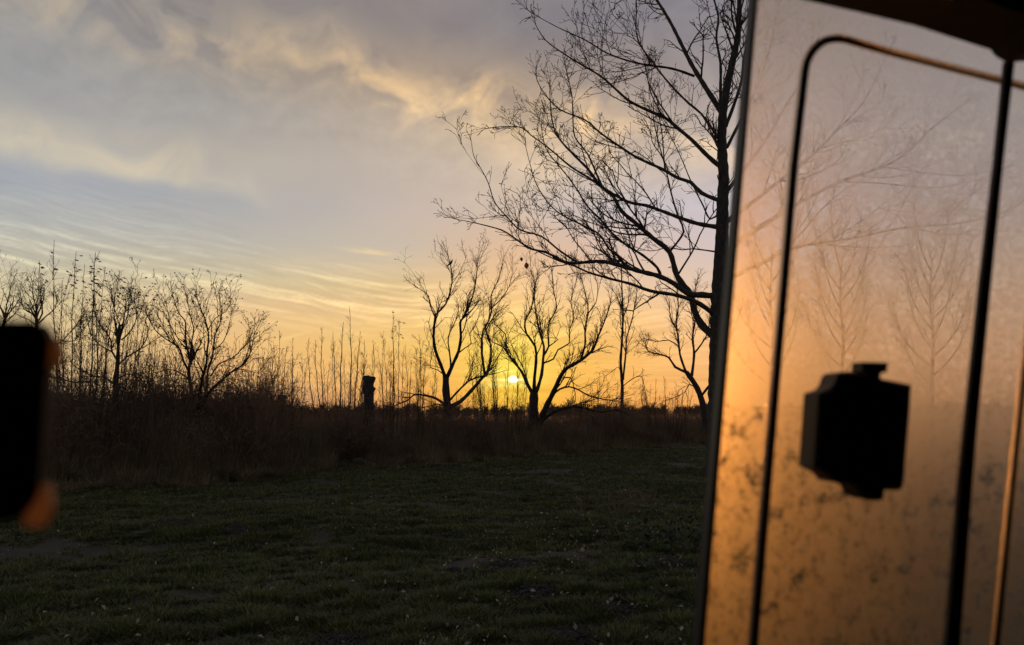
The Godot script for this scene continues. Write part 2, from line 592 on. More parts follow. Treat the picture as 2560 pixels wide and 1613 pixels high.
# A tree from the courses of its limbs. limbs: [course (pairs x, y as seen from the van), width at start, width at end, name]
# The courses give bearings; each limb then runs towards or away from the viewer by its own lean, so the crown has depth.
func limb_tree(o: Node3D, limbs: Array, depth: float, style: Dictionary, org := Vector2.ZERO, scale := 1.0) -> Array:
	var made := []          # [pixel, depth] of all points so far, to join limbs to
	var m_per_px := depth / FOCAL
	var all := []
	for k in limbs.size():
		var lim: Array = limbs[k]
		var raw := []
		for j in range(0, lim[0].size(), 2):
			raw.append(org + Vector2(lim[0][j], lim[0][j + 1]) * scale)
		var pts := smooth_px(raw)
		var z0 := depth
		if made.size():
			var best := 1e9
			for q in made:
				var dd: float = q[0].distance_squared_to(pts[0])
				if dd < best:
					best = dd
					z0 = q[1]
		var slope: float = rng.randf_range(0.25, 0.8) * (1.0 if rng.randf() < 0.5 else -1.0) if lim[3] == "limb" else rng.randf_range(-0.1, 0.1)
		if lim.size() > 4:
			slope = lim[4]
		var world := PackedVector3Array()
		var radii := PackedFloat32Array()
		var run := 0.0
		var total := 0.0
		for j in range(1, pts.size()):
			total += pts[j].distance_to(pts[j - 1])
		for j in pts.size():
			if j:
				run += pts[j].distance_to(pts[j - 1])
			var z := z0 + run * m_per_px * slope
			if lim[3] == "limb":
				made.append([pts[j], z])
			elif j % 2 == 0:
				made.append([pts[j], z])
			var w := lerpf(lim[1], lim[2], pow(run / total, 0.8)) * scale
			w *= 1.0 + 0.1 * sin(run * 0.21 + k)
			world.append(spot(pts[j].x, pts[j].y, z) - o.position)
			radii.append(w * 0.5 * z / FOCAL)
		if lim[3] == "trunk" and lim.size() > 5:
			# down into the ground, with a flare
			var foot := world[0] + o.position
			var g := ground_y(foot.x, foot.z)
			if foot.y > g:
				world.insert(0, Vector3(foot.x, g + 0.15, foot.z) - o.position)
				radii.insert(0, radii[0] * 1.15)
				world.insert(0, Vector3(foot.x, g - 0.2, foot.z) - o.position)
				radii.insert(0, radii[1] * 1.6)
		var b := Buf.new()
		b.tube(world, radii, 8 if radii[0] > 0.05 else 5)
		var part := put(b, lim[3], M.bark, o)
		all.append([part, world, radii, total * m_per_px])
	# twigs
	for k in all.size():
		var world: PackedVector3Array = all[k][1]
		var radii: PackedFloat32Array = all[k][2]
		var b := Buf.new()
		var lb: Buf = Buf.new() if style.get("leafy", 0.0) > 0.0 else null
		var length: float = all[k][3]
		var is_trunk: bool = limbs[k][3] == "trunk"
		var count := int(length * style.per_metre * (style.get("trunk_share", 0.4) if is_trunk else 1.0))
		for j in count:
			var t := pow(rng.randf(), style.get("outward", 0.6))
			if is_trunk and (t < style.get("bare", 0.5) or radii[-1] > 0.09):
				continue
			if t < style.get("limb_bare", 0.12):
				continue
			var f := t * (world.size() - 1)
			var q := mini(int(f), world.size() - 2)
			var at := world[q].lerp(world[q + 1], f - q)
			var d := (world[q + 1] - world[q]).normalized()
			var side := d.cross(Vector3(rng.randf_range(-1, 1), rng.randf_range(-1, 1), rng.randf_range(-1, 1))).normalized()
			var spread: float = rng.randf_range(style.spread[0], style.spread[1])
			var nd: Vector3 = (d + side * spread + Vector3.UP * style.rise).normalized()
			var big: float = rng.randf_range(style.twig[0], style.twig[1]) * (1.1 - 0.55 * t)
			if rng.randf() < 0.15:
				big *= 1.6
			sprout(b, at, nd, big, minf(radii[q] * 0.5, style.thick * (0.6 + big)), style.level, style.bend, style.forks, style.lift, lb, style.get("leafy", 0.0), style.get("leaf_size", 0.06))
		# longer side branches
		for j in int(length * style.get("sub", 0.0) + rng.randf()):
			var t := rng.randf_range(style.get("limb_bare", 0.12) + 0.04, 0.92)
			if is_trunk and (t < style.get("bare", 0.5) or radii[-1] > 0.09):
				continue
			var f := t * (world.size() - 1)
			var q := mini(int(f), world.size() - 2)
			var d := (world[q + 1] - world[q]).normalized()
			var side := d.cross(Vector3(rng.randf_range(-1, 1), rng.randf_range(-1, 1), rng.randf_range(-1, 1))).normalized()
			var nd: Vector3 = (d + side * rng.randf_range(style.spread[0], style.spread[1]) * 0.8 + Vector3.UP * style.rise).normalized()
			sprout(b, world[q].lerp(world[q + 1], f - q), nd, rng.randf_range(style.sub_len[0], style.sub_len[1]) * (1.15 - 0.5 * t), clampf(radii[q] * 0.5, min_r, style.thick * 1.9), 3, style.bend * 0.75, style.get("sub_forks", 7), style.lift, lb, style.get("leafy", 0.0), style.get("leaf_size", 0.06))
		# the tip itself carries on as a spray
		for j in (0 if radii[-1] > 0.09 else 3):
			var d := (world[-1] - world[-2]).normalized()
			d = (d + Vector3(rng.randf_range(-1, 1), rng.randf_range(-0.5, 1), rng.randf_range(-1, 1)) * 0.45).normalized()
			sprout(b, world[-1], d, style.twig[1] * 0.8, radii[-1] * 0.8, style.level, style.bend, style.forks, style.lift, lb, style.get("leafy", 0.0), style.get("leaf_size", 0.06))
		var tw := put(b, "twigs", style.mat, all[k][0])
		tw.set_meta("kind", "stuff")
		if lb != null and lb.v.size():
			put(lb, "leaves", M.leaf, all[k][0]).set_meta("kind", "stuff")
	return all


func oak() -> void:
	rng.seed = 101
	var depth := 22.0
	var at := spot(1796, 1188, depth)
	at.y = ground_y(at.x, at.z)
	var o := thing("oak_tree", "large bare oak tree beside the fogged window, branches spreading across the sky", "tree", at)
	var a := Vector2(1100, 0)
	var k := 0.52736
	var limbs := [
		[[1318, 2230, 1319, 1900, 1320, 1640, 1322, 1420, 1332, 1240, 1338, 1100, 1340, 960, 1345, 840, 1336, 650, 1348, 480, 1385, 300, 1415, 150, 1420, 0, 1432, -220, 1440, -420], 118, 10, "trunk", 0.0, 1],
		[[1340, 540, 1250, 400, 1190, 300, 1150, 220, 1100, 120, 1060, 50, 1010, -30, 960, -140], 30, 10, "limb"],
		[[1338, 800, 1270, 740, 1190, 660, 1130, 610, 1070, 560, 1000, 530, 900, 480, 830, 420, 760, 360, 660, 300, 580, 250, 500, 190, 455, 120], 24, 4, "limb"],
		[[1205, 360, 1100, 325, 940, 300, 800, 255, 690, 190, 560, 130, 430, 60], 15, 3, "limb"],
		[[1322, 950, 1240, 915, 1190, 865, 1130, 845, 1050, 800, 940, 750, 860, 700, 760, 630, 690, 570, 570, 520, 500, 450, 460, 380, 455, 340], 22, 3.5, "limb"],
		[[1325, 1078, 1220, 1060, 1130, 1030, 1050, 1000, 980, 975, 900, 960, 820, 920, 760, 880, 700, 840, 620, 790, 560, 740, 500, 690, 430, 640, 390, 605, 300, 600, 220, 610], 24, 3, "limb"],
		[[770, 885, 740, 820, 700, 730, 640, 650, 630, 560, 625, 450, 600, 340], 11, 4, "limb"],
		[[1310, 1405, 1240, 1398, 1180, 1394, 1110, 1345, 1040, 1310, 960, 1290, 880, 1268, 770, 1240, 660, 1246, 600, 1245, 500, 1195, 430, 1180, 340, 1120, 290, 1090, 170, 1058, 80, 1040], 34, 3, "limb"],
		[[655, 1246, 570, 1190, 480, 1120, 380, 1090, 320, 1030, 260, 960, 230, 870, 200, 810, 160, 740, 150, 680], 12, 3, "limb"],
		[[1310, 1500, 1230, 1440, 1130, 1402, 1000, 1380, 900, 1345, 800, 1320, 700, 1290, 640, 1262, 570, 1240, 480, 1200, 400, 1160], 26, 4, "limb"],
		[[1305, 1600, 1240, 1540, 1205, 1470, 1190, 1400, 1125, 1310, 1088, 1195, 1010, 1130, 930, 1060, 860, 1000, 820, 930, 760, 880, 700, 800, 640, 740, 560, 650, 530, 560, 520, 430], 40, 4, "limb"],
		[[1088, 1195, 1155, 1100, 1130, 1030, 1100, 930, 1070, 800, 1030, 650, 1010, 540, 1020, 420], 12, 4, "limb"],
		[[1045, 1310, 1030, 1270, 960, 1210, 880, 1160, 810, 1100, 760, 1040, 700, 980, 650, 900, 600, 830, 550, 770, 500, 700, 480, 600], 16, 4, "limb"],
		[[880, 1265, 850, 1220, 800, 1180, 770, 1130, 740, 1100, 660, 1060, 580, 1020, 520, 970, 460, 880, 430, 790, 405, 690], 13, 3, "limb"],
		[[1330, 560, 1330, 430, 1330, 300, 1310, 180, 1320, 80, 1290, -40, 1280, -160], 18, 8, "limb"],
		[[1355, 600, 1400, 480, 1430, 380, 1445, 250, 1490, 120, 1530, -50], 18, 8, "limb"],
		[[1310, 640, 1240, 540, 1180, 490, 1110, 420, 1050, 350, 1000, 280, 960, 230, 930, 150, 930, 0, 900, -120], 14, 5, "limb"],
		[[1315, 1195, 1200, 1180, 1150, 1185, 1080, 1175, 1000, 1190, 920, 1170], 9, 3, "limb"],
		[[1325, 1010, 1280, 1040, 1250, 980, 1190, 860, 1140, 740, 1090, 640, 1050, 560], 10, 3, "limb"],
		# the far half, seen through the fogged window
		[[1355, 1200, 1450, 1120, 1640, 1000, 1760, 930, 1900, 860, 2100, 790, 2220, 720, 2330, 610, 2500, 480], 30, 5, "limb"],
		[[1360, 1050, 1480, 960, 1620, 850, 1760, 740, 1880, 620, 2010, 480, 2100, 300], 26, 5, "limb"],
		[[1365, 900, 1460, 780, 1560, 640, 1640, 500, 1740, 340, 1800, 160], 22, 5, "limb"],
		[[1355, 1330, 1500, 1260, 1700, 1170, 1950, 1130, 2200, 1080, 2450, 1060, 2650, 1020], 24, 4, "limb"],
		[[1360, 700, 1430, 560, 1500, 420, 1560, 240, 1600, 60, 1640, -100], 18, 6, "limb"],
		[[1900, 860, 2100, 870, 2350, 890, 2560, 850], 10, 3, "limb"],
		[[2100, 790, 2300, 820, 2500, 830, 2700, 790], 9, 3, "limb"],
	]
	min_r = 0.0085
	var style := {"per_metre": 2.2, "sub": 1.25, "sub_len": [1.0, 2.6], "sub_forks": 5, "trunk_share": 0.9, "bare": 0.5, "limb_bare": 0.14, "spread": [0.55, 1.4], "rise": 0.1, "twig": [0.3, 0.8], "thick": 0.018, "level": 1, "bend": 0.2, "forks": 3, "lift": 0.3, "mat": M.twig}
	limb_tree(o, limbs, depth, style, a, k)
	# two withered leaves that still hang on
	for q in [[1303, 643, 0.13], [1315, 656, 0.2]]:
		var b := Buf.new()
		var p := spot(q[0], q[1], depth - 0.3) - at
		oak_leaf(b, p, q[2])
		tag(put(b, "leaf", M.leaf, o), "withered brown oak leaf hanging from the low branch")


func oak_leaf(b: Buf, p: Vector3, size: float) -> void:
	var down := Vector3(0.15, -1, 0.1).normalized()
	var side := Vector3(1, 0.15, 0.3).normalized()
	var prev_l := p
	var prev_r := p
	var spine := p
	for k in range(1, 9):
		var t := k / 8.0
		var w := sin(t * PI) * 0.42 * (1.0 if k % 2 else 0.62)
		var s := p + down * size * t + Vector3(0, 0, 0.12 * size * sin(t * 5.0))
		var l := s - side * w * size
		var r := s + side * w * size + Vector3(0, 0, 0.15 * size)
		b.quad(prev_l, spine, s, l)
		b.quad(spine, prev_r, r, s)
		prev_l = l
		prev_r = r
		spine = s
	b.tube(PackedVector3Array([p - down * size * 0.4, p]), PackedFloat32Array([0.003, 0.003]), 3)


func willows() -> void:
	var a := Vector2(1000, 550)
	var k := 0.39545
	min_r = 0.0048
	var fine := {"sub": 1.1, "sub_len": [0.9, 2.1], "sub_forks": 5, "outward": 0.5, "per_metre": 4.5, "trunk_share": 0.4, "bare": 0.5, "limb_bare": 0.22, "spread": [0.35, 0.95], "rise": 0.35, "twig": [0.4, 1.1], "thick": 0.015, "level": 1, "bend": 0.18, "forks": 4, "lift": 0.3, "mat": M.willow_twig}
	# the tall forked willow left of the sun
	rng.seed = 201
	var at := spot(1117, 1060, 32.0)
	at.y = ground_y(at.x, at.z)
	var o := thing("willow_tree", "tall bare willow left of the setting sun, forking low in two", "tree", at, "trees along the field edge")
	var forked := limb_tree(o, [
		[[298, 1320, 300, 1180, 290, 1080, 290, 985], 62, 40, "trunk", 0.0, 1],
		[[288, 1000, 255, 910, 225, 830, 212, 740, 222, 620, 235, 590, 290, 530, 320, 440, 330, 350, 310, 250], 26, 5, "limb"],
		[[222, 615, 190, 540, 180, 480, 130, 440], 12, 4, "limb"],
		[[300, 990, 340, 900, 370, 830, 385, 740, 380, 650, 400, 620, 430, 560, 460, 480, 480, 380, 490, 270], 26, 5, "limb"],
		[[318, 935, 320, 900, 310, 820, 305, 740, 350, 640, 370, 560], 14, 4, "limb"],
		[[360, 850, 410, 810, 450, 780, 440, 720, 480, 660, 510, 560], 9, 3, "limb"],
		[[308, 1185, 380, 1150, 450, 1080, 510, 1010, 560, 945, 575, 850, 570, 780, 545, 700, 600, 600], 30, 6, "limb"],
		[[535, 970, 522, 880, 515, 800, 525, 700, 560, 640, 580, 560, 575, 480, 620, 380, 650, 270], 18, 4, "limb"],
		[[575, 560, 640, 500, 690, 420, 710, 330], 9, 3, "limb"],
		[[315, 1140, 360, 1090, 410, 1040, 450, 1010, 530, 985], 16, 9, "limb"],
		[[285, 1170, 230, 1130, 160, 1110, 90, 1105, 50, 1140, 0, 1160, -40, 1180], 20, 6, "limb"],
		[[285, 1180, 240, 1165, 190, 1175, 130, 1190], 11, 4, "limb"],
		[[285, 985, 240, 950, 190, 930, 195, 880], 9, 4, "limb"],
		[[285, 985, 262, 940, 215, 925], 7, 3, "limb"]], 32.0, fine, a, k)
	# a bird sits on the left leader
	var best := 1e9
	for p in forked[1][1]:
		var q: Vector3 = p + at
		var d: float = absf(q.y - spot(1128, 700, 32.0).y)
		if d < best:
			best = d
			perch = q
	# the broad one in front of the sun
	rng.seed = 202
	at = spot(1334, 1065, 36.0)
	at.y = ground_y(at.x, at.z)
	o = thing("willow_tree", "broad many-limbed bare willow right of the setting sun with low arching boughs", "tree", at, "trees along the field edge")
	limb_tree(o, [
		[[845, 1300, 845, 1180, 847, 1090], 66, 52, "trunk", 0.0, 1],
		[[838, 1095, 800, 1030, 770, 960, 720, 900, 690, 860, 660, 810, 590, 775], 26, 6, "limb"],
		[[675, 830, 670, 780, 665, 720, 600, 660, 590, 600], 12, 4, "limb"],
		[[825, 1080, 800, 1000, 775, 930, 750, 880], 10, 6, "limb"],
		[[848, 1095, 850, 1000, 860, 900, 855, 800, 800, 720, 790, 640, 830, 560, 850, 420, 830, 330], 24, 4, "limb"],
		[[862, 1090, 895, 980, 905, 880, 910, 800, 885, 720, 870, 650, 855, 560, 850, 460, 870, 350], 24, 4, "limb"],
		[[906, 860, 940, 800, 935, 720, 945, 640, 990, 560, 970, 440, 960, 330], 14, 4, "limb"],
		[[905, 905, 970, 880, 1000, 820, 1070, 780, 1070, 700, 1100, 620, 1080, 520, 1110, 400], 12, 4, "limb"],
		[[940, 800, 1000, 755, 960, 745], 9, 4, "limb"],
		[[880, 1290, 920, 1190, 970, 1090, 1020, 980, 1060, 935, 1140, 890, 1220, 820, 1250, 740, 1290, 650, 1330, 530], 44, 5, "limb"],
		[[1140, 890, 1170, 790, 1170, 680, 1190, 590, 1180, 500, 1150, 380], 16, 4, "limb"],
		[[1190, 590, 1240, 520, 1250, 420, 1230, 350], 8, 3, "limb"],
		[[900, 1270, 980, 1210, 1090, 1180, 1170, 1190, 1270, 1215, 1370, 1200, 1440, 1230], 22, 8, "limb"],
		[[960, 1110, 1010, 1070, 1070, 1055, 1130, 1075, 1200, 1115, 1290, 1135, 1350, 1140], 14, 6, "limb"],
		[[1028, 1000, 1080, 1000, 1100, 1060, 1110, 1120, 1100, 1170], 8, 4, "limb"],
		[[1160, 1190, 1140, 1230, 1170, 1290], 8, 4, "limb"]], 36.0, fine, a, k)
	# the thin straight one
	rng.seed = 203
	at = spot(1555, 1040, 43.0)
	at.y = ground_y(at.x, at.z)
	o = thing("slender_tree", "slender straight bare tree with upright twin stems beside the broad willow", "tree", at, "trees along the field edge")
	limb_tree(o, [
		[[1400, 1260, 1405, 1050, 1395, 900, 1405, 750, 1410, 600, 1405, 480, 1400, 330], 26, 7, "trunk", 0.0, 1],
		[[1410, 1010, 1425, 870, 1435, 740, 1465, 640, 1480, 560, 1500, 450], 14, 4, "limb"],
		[[1412, 1050, 1470, 1005, 1530, 990, 1535, 1100], 7, 3, "limb"],
		[[1398, 965, 1380, 930, 1362, 942], 6, 3, "limb"],
		[[1408, 620, 1440, 540, 1450, 430, 1440, 340], 8, 3, "limb"],
		[[1403, 560, 1370, 480, 1340, 440], 6, 3, "limb"]], 43.0, fine, a, k)
	# the leaning one half hidden by the oak
	rng.seed = 204
	at = spot(1763, 1035, 49.0)
	at.y = ground_y(at.x, at.z)
	o = thing("willow_tree", "leaning bare willow with drooping left boughs, half behind the oak trunk", "tree", at, "trees along the field edge")
	var droop := fine.duplicate()
	droop.lift = -0.05
	droop.per_metre = 6.0
	limb_tree(o, [
		[[1932, 1290, 1920, 1190, 1895, 1100, 1860, 1030, 1810, 960], 48, 30, "trunk", 0.0, 1],
		[[1810, 962, 1740, 930, 1700, 870, 1640, 850, 1570, 830, 1555, 800], 20, 5, "limb"],
		[[1805, 955, 1770, 850, 1760, 750, 1745, 650, 1760, 550, 1750, 420], 18, 5, "limb"],
		[[1845, 985, 1860, 850, 1850, 740, 1870, 600, 1860, 480, 1880, 380], 20, 5, "limb"],
		[[1762, 800, 1700, 760, 1620, 770, 1540, 750, 1500, 790], 9, 3, "limb"],
		[[1855, 850, 1910, 780, 1950, 700, 1960, 600, 1990, 500], 12, 4, "limb"],
		[[1758, 700, 1710, 620, 1700, 540, 1660, 470], 8, 3, "limb"],
		[[1880, 1070, 1830, 1040, 1800, 1090, 1740, 1120], 9, 4, "limb"],
		[[1900, 1120, 1990, 1000, 2060, 880, 2100, 720, 2160, 560], 18, 5, "limb"]], 49.0, droop, a, k)
	# the round-crowned tree on the left
	min_r = 0.0048
	rng.seed = 205
	at = spot(490, 1050, 23.0)
	at.y = ground_y(at.x, at.z)
	o = thing("field_tree", "round-crowned tree of several stems with withered leaves, left of the cut stumps", "tree", at, "trees along the field edge")
	var leafy := fine.duplicate()
	leafy.merge({"leafy": 0.27, "leaf_size": 0.06, "sub": 2.0, "sub_len": [0.6, 1.5], "sub_forks": 4, "limb_bare": 0.12, "per_metre": 6.0, "twig": [0.3, 0.8], "level": 1, "forks": 4, "mat": M.twig, "thick": 0.01}, true)
	limb_tree(o, [
		[[680, 1330, 680, 1150, 660, 1030, 650, 920, 668, 860], 44, 28, "trunk", 0.0, 1],
		[[745, 1330, 748, 1250, 770, 1050, 790, 970, 820, 860, 825, 740, 840, 640, 830, 540, 800, 430, 760, 340, 720, 230], 36, 6, "limb"],
		[[790, 1330, 800, 1200, 825, 1080, 830, 950, 860, 850, 885, 740, 900, 600, 960, 450, 950, 300], 34, 6, "limb"],
		[[668, 870, 650, 780, 630, 700, 620, 600, 620, 480, 590, 430, 550, 380, 510, 260], 26, 6, "limb"],
		[[645, 930, 600, 840, 570, 740, 520, 690, 440, 640, 350, 570, 300, 500, 250, 390], 24, 5, "limb"],
		[[672, 870, 690, 760, 680, 650, 700, 540, 660, 400, 640, 250], 20, 5, "limb"],
		[[755, 1330, 800, 1210, 870, 1110, 960, 1030, 1080, 930, 1180, 870, 1240, 750, 1270, 600], 34, 6, "limb"],
		[[865, 985, 940, 870, 1080, 810, 1150, 730, 1220, 660, 1260, 550], 16, 5, "limb"],
		[[650, 1015, 560, 950, 470, 925, 380, 945, 300, 960], 14, 4, "limb"],
		[[985, 1015, 1080, 1060, 1130, 1140], 8, 4, "limb"],
		[[1100, 920, 1200, 930, 1300, 960, 1350, 900], 10, 4, "limb"],
		[[770, 1050, 750, 980, 710, 890, 700, 820], 14, 6, "limb"],
		[[830, 560, 900, 440, 1000, 380, 1050, 290], 12, 4, "limb"],
		[[890, 740, 980, 660, 1040, 480, 1060, 380], 12, 4, "limb"],
		[[560, 720, 480, 560, 460, 400, 420, 330], 11, 4, "limb"],
		[[860, 1130, 960, 1120, 1020, 1180, 1120, 1250], 12, 5, "limb"]], 23.0, leafy, Vector2(300, 680), 0.26365)
	# dark bushy trees further left
	var dense := leafy.duplicate()
	dense.merge({"leafy": 0.3, "per_metre": 8.0, "sub": 2.4}, true)
	rng.seed = 206
	at = spot(296, 1050, 22.0)
	at.y = ground_y(at.x, at.z)
	o = thing("young_tree", "dark twiggy young tree with withered leaves amid the tall whips on the left", "tree", at, "trees along the field edge")
	var b7 := Vector2(0, 600)
	limb_tree(o, [
		[[1085, 1560, 1100, 1300, 1115, 1160, 1120, 1000], 66, 30, "trunk", 0.0, 1],
		[[1118, 1150, 1060, 1060, 1050, 950, 990, 860, 920, 760, 890, 640], 22, 6, "limb"],
		[[1120, 1000, 1150, 860, 1180, 720, 1190, 580], 26, 6, "limb"],
		[[1120, 1010, 1100, 860, 1080, 700, 1090, 530], 22, 6, "limb"],
		[[1130, 1180, 1200, 1110, 1330, 1030, 1400, 900, 1380, 760], 18, 6, "limb"],
		[[1150, 950, 1250, 850, 1300, 700, 1270, 580], 16, 6, "limb"],
		[[1110, 1320, 1210, 1270, 1320, 1310, 1400, 1390], 18, 6, "limb"],
		[[1090, 1380, 990, 1300, 860, 1290, 740, 1190], 20, 6, "limb"],
		[[860, 1340, 700, 1350, 580, 1320, 490, 1310], 18, 8, "limb"],
		[[1060, 1060, 950, 1000, 860, 900, 840, 780], 14, 5, "limb"]], 22.0, dense, b7, 0.2636)
	rng.seed = 207
	at = spot(92, 1050, 30.0)
	at.y = ground_y(at.x, at.z)
	o = thing("hedge_tree", "dark spreading tree at the far left behind the black window catch", "tree", at, "trees along the field edge")
	limb_tree(o, [
		[[360, 1500, 360, 1100, 350, 900, 345, 740], 60, 26, "trunk", 0.0, 1],
		[[345, 760, 300, 700, 220, 650, 200, 540], 16, 5, "limb"],
		[[345, 760, 340, 640, 310, 520, 310, 430], 20, 5, "limb"],
		[[350, 780, 400, 700, 390, 560, 380, 470], 20, 5, "limb"],
		[[355, 800, 440, 720, 520, 650, 540, 560], 18, 5, "limb"],
		[[350, 820, 260, 750, 200, 730], 12, 5, "limb"],
		[[358, 1100, 480, 1030, 590, 960, 700, 960, 760, 880], 22, 6, "limb"],
		[[590, 960, 660, 880, 740, 780], 14, 5, "limb"]], 30.0, dense, b7, 0.2636)
	rng.seed = 208
	at = spot(-20, 1050, 32.0)
	at.y = ground_y(at.x, at.z)
	o = thing("hedge_tree", "dark spreading tree cut by the left border of the photo", "tree", at, "trees along the field edge")
	limb_tree(o, [
		[[-60, 1500, -40, 1100, 20, 850, 50, 750], 50, 22, "trunk", 0.0, 1],
		[[50, 760, 20, 680, -20, 580, -40, 480], 18, 5, "limb"],
		[[50, 755, 60, 620, 90, 500, 100, 430], 16, 5, "limb"],
		[[30, 800, 120, 720, 180, 640], 14, 4, "limb"],
		[[0, 900, -120, 780, -200, 640, -240, 500], 18, 5, "limb"]], 32.0, fine, b7, 0.2636)
	# behind the fogged pane
	min_r = 0.009
	rng.seed = 209
	for q in [[2105, 44.0, "bare upright tree whose stem shows faintly through the middle of the fogged pane"], [2330, 40.0, "bare bushy tree showing faintly through the right of the fogged pane"], [1930, 52.0, "thin bare tree right behind the oak, blurred by the fogged pane edge"]]:
		at = spot(q[0], 1050, q[1])
		at.y = ground_y(at.x, at.z)
		o = thing("field_tree", q[2], "tree", at, "trees along the field edge")
		var lm := [[[0, 1300, 0, 1000, 10, 750, -10, 520, 0, 260], 36, 8, "trunk", 0.0, 1]]
		for j in 13:
			var t := 1050.0 - j * 60.0
			var s := 1.0 if j % 2 else -1.0
			var reach := rng.randf_range(150.0, 330.0) * (1.0 - j * 0.045)
			lm.append([[0, t, s * reach * 0.4, t - 90, s * reach * 0.75, t - 220, s * reach, t - 400], 14, 4, "limb"])
		limb_tree(o, lm, q[1], fine, Vector2(q[0], 550), k)


# ------------------------------------------------------------------ shrubs of long straight whips
func whip(o: Node3D, x0: float, x1: float, y1: float, depth: float, width: float, leaves: int, twiggy := 1.0) -> void:
	var root := spot(x0, 1060, depth)
	root.y = ground_y(root.x, root.z) - 0.05
	var dz := rng.randf_range(-0.8, 0.8)
	var tip := spot(x1, y1, depth + dz)
	var length := root.distance_to(tip)
	var pts := PackedVector3Array()
	var radii := PackedFloat32Array()
	var n := 14
	var w := Vector3(rng.randf_range(-1, 1), 0, rng.randf_range(-1, 1)) * 0.04 * length
	var r0 := width * 0.36 * depth / FOCAL
	for k in n + 1:
		var t := float(k) / n
		var p := root.lerp(tip, t) + w * sin(t * PI) + Vector3(0.012 * sin(t * 21.0 + x0), 0, 0.012 * cos(t * 17.0))
		# whips leave the stool at a slant and straighten
		p.x = lerpf(root.x, tip.x, 1.0 - pow(1.0 - t, 1.35)) + w.x * sin(t * PI) + 0.014 * sin(t * 23.0 + x0)
		pts.append(p - o.position)
		radii.append(r0 * (1.0 - 0.82 * t) + 0.001)
	var b := Buf.new()
	b.tube(pts, radii, 5)
	var stem := put(b, "stem", M.cane, o)
	var tw := Buf.new()
	var lb := Buf.new()
	var count := int(length * 5.5 * twiggy)
	for k in count:
		var t := rng.randf_range(0.25, 0.98)
		var f := t * n
		var q := mini(int(f), n - 1)
		var at := pts[q].lerp(pts[q + 1], f - q)
		var d := (pts[q + 1] - pts[q]).normalized()
		var side := d.cross(Vector3(rng.randf_range(-1, 1), rng.randf_range(-1, 1), rng.randf_range(-1, 1))).normalized()
		sprout(tw, at, (d + side * rng.randf_range(0.4, 0.75)).normalized(), rng.randf_range(0.3, 0.85) * (1.25 - t), 0.005, 1, 0.12, 4, 0.35)
	for k in leaves:
		var t := rng.randf_range(0.8, 1.0)
		var f := t * n
		var q := mini(int(f), n - 1)
		var at := pts[q].lerp(pts[q + 1], f - q) + Vector3(rng.randf_range(-0.12, 0.12), rng.randf_range(-0.05, 0.05), rng.randf_range(-0.1, 0.1))
		var d := Vector3(-0.9, rng.randf_range(0.0, 0.6), rng.randf_range(-0.4, 0.4)).normalized()
		var s := d.cross(Vector3.BACK).normalized() * 0.02
		lb.quad(at, at - d * 0.06 + s, at - d * 0.14, at - d * 0.06 - s)
		tw.tube(PackedVector3Array([at, pts[q].lerp(pts[q + 1], f - q)]), PackedFloat32Array([0.002, 0.002]), 3)
	if tw.v.size():
		put(tw, "twigs", M.cane, stem).set_meta("kind", "stuff")
	if lb.v.size():
		put(lb, "leaves", M.leaf, stem).set_meta("kind", "stuff")


func clump(label: String, x0: float, spread0: float, depth: float, stems: Array, extra: int, ext: Array) -> void:
	var at := spot(x0, 1060, depth)
	at.y = ground_y(at.x, at.z)
	var o := thing("whip_shrub", label, "shrub", at, "shrubs of bare whips along the field edge")
	for s in stems:
		whip(o, x0 + (s[0] - x0) * spread0 + rng.randf_range(-5, 5), s[0], s[1], depth + rng.randf_range(-0.7, 0.7), s[2], s[3] if s.size() > 3 else 0)
	for k in extra:
		var x := rng.randf_range(ext[0], ext[1])
		whip(o, x0 + (x - x0) * spread0 + rng.randf_range(-8, 8), x, rng.randf_range(ext[2], ext[3]), depth + rng.randf_range(-1.2, 1.2), rng.randf_range(2.2, 4.0), 0, 0.8)


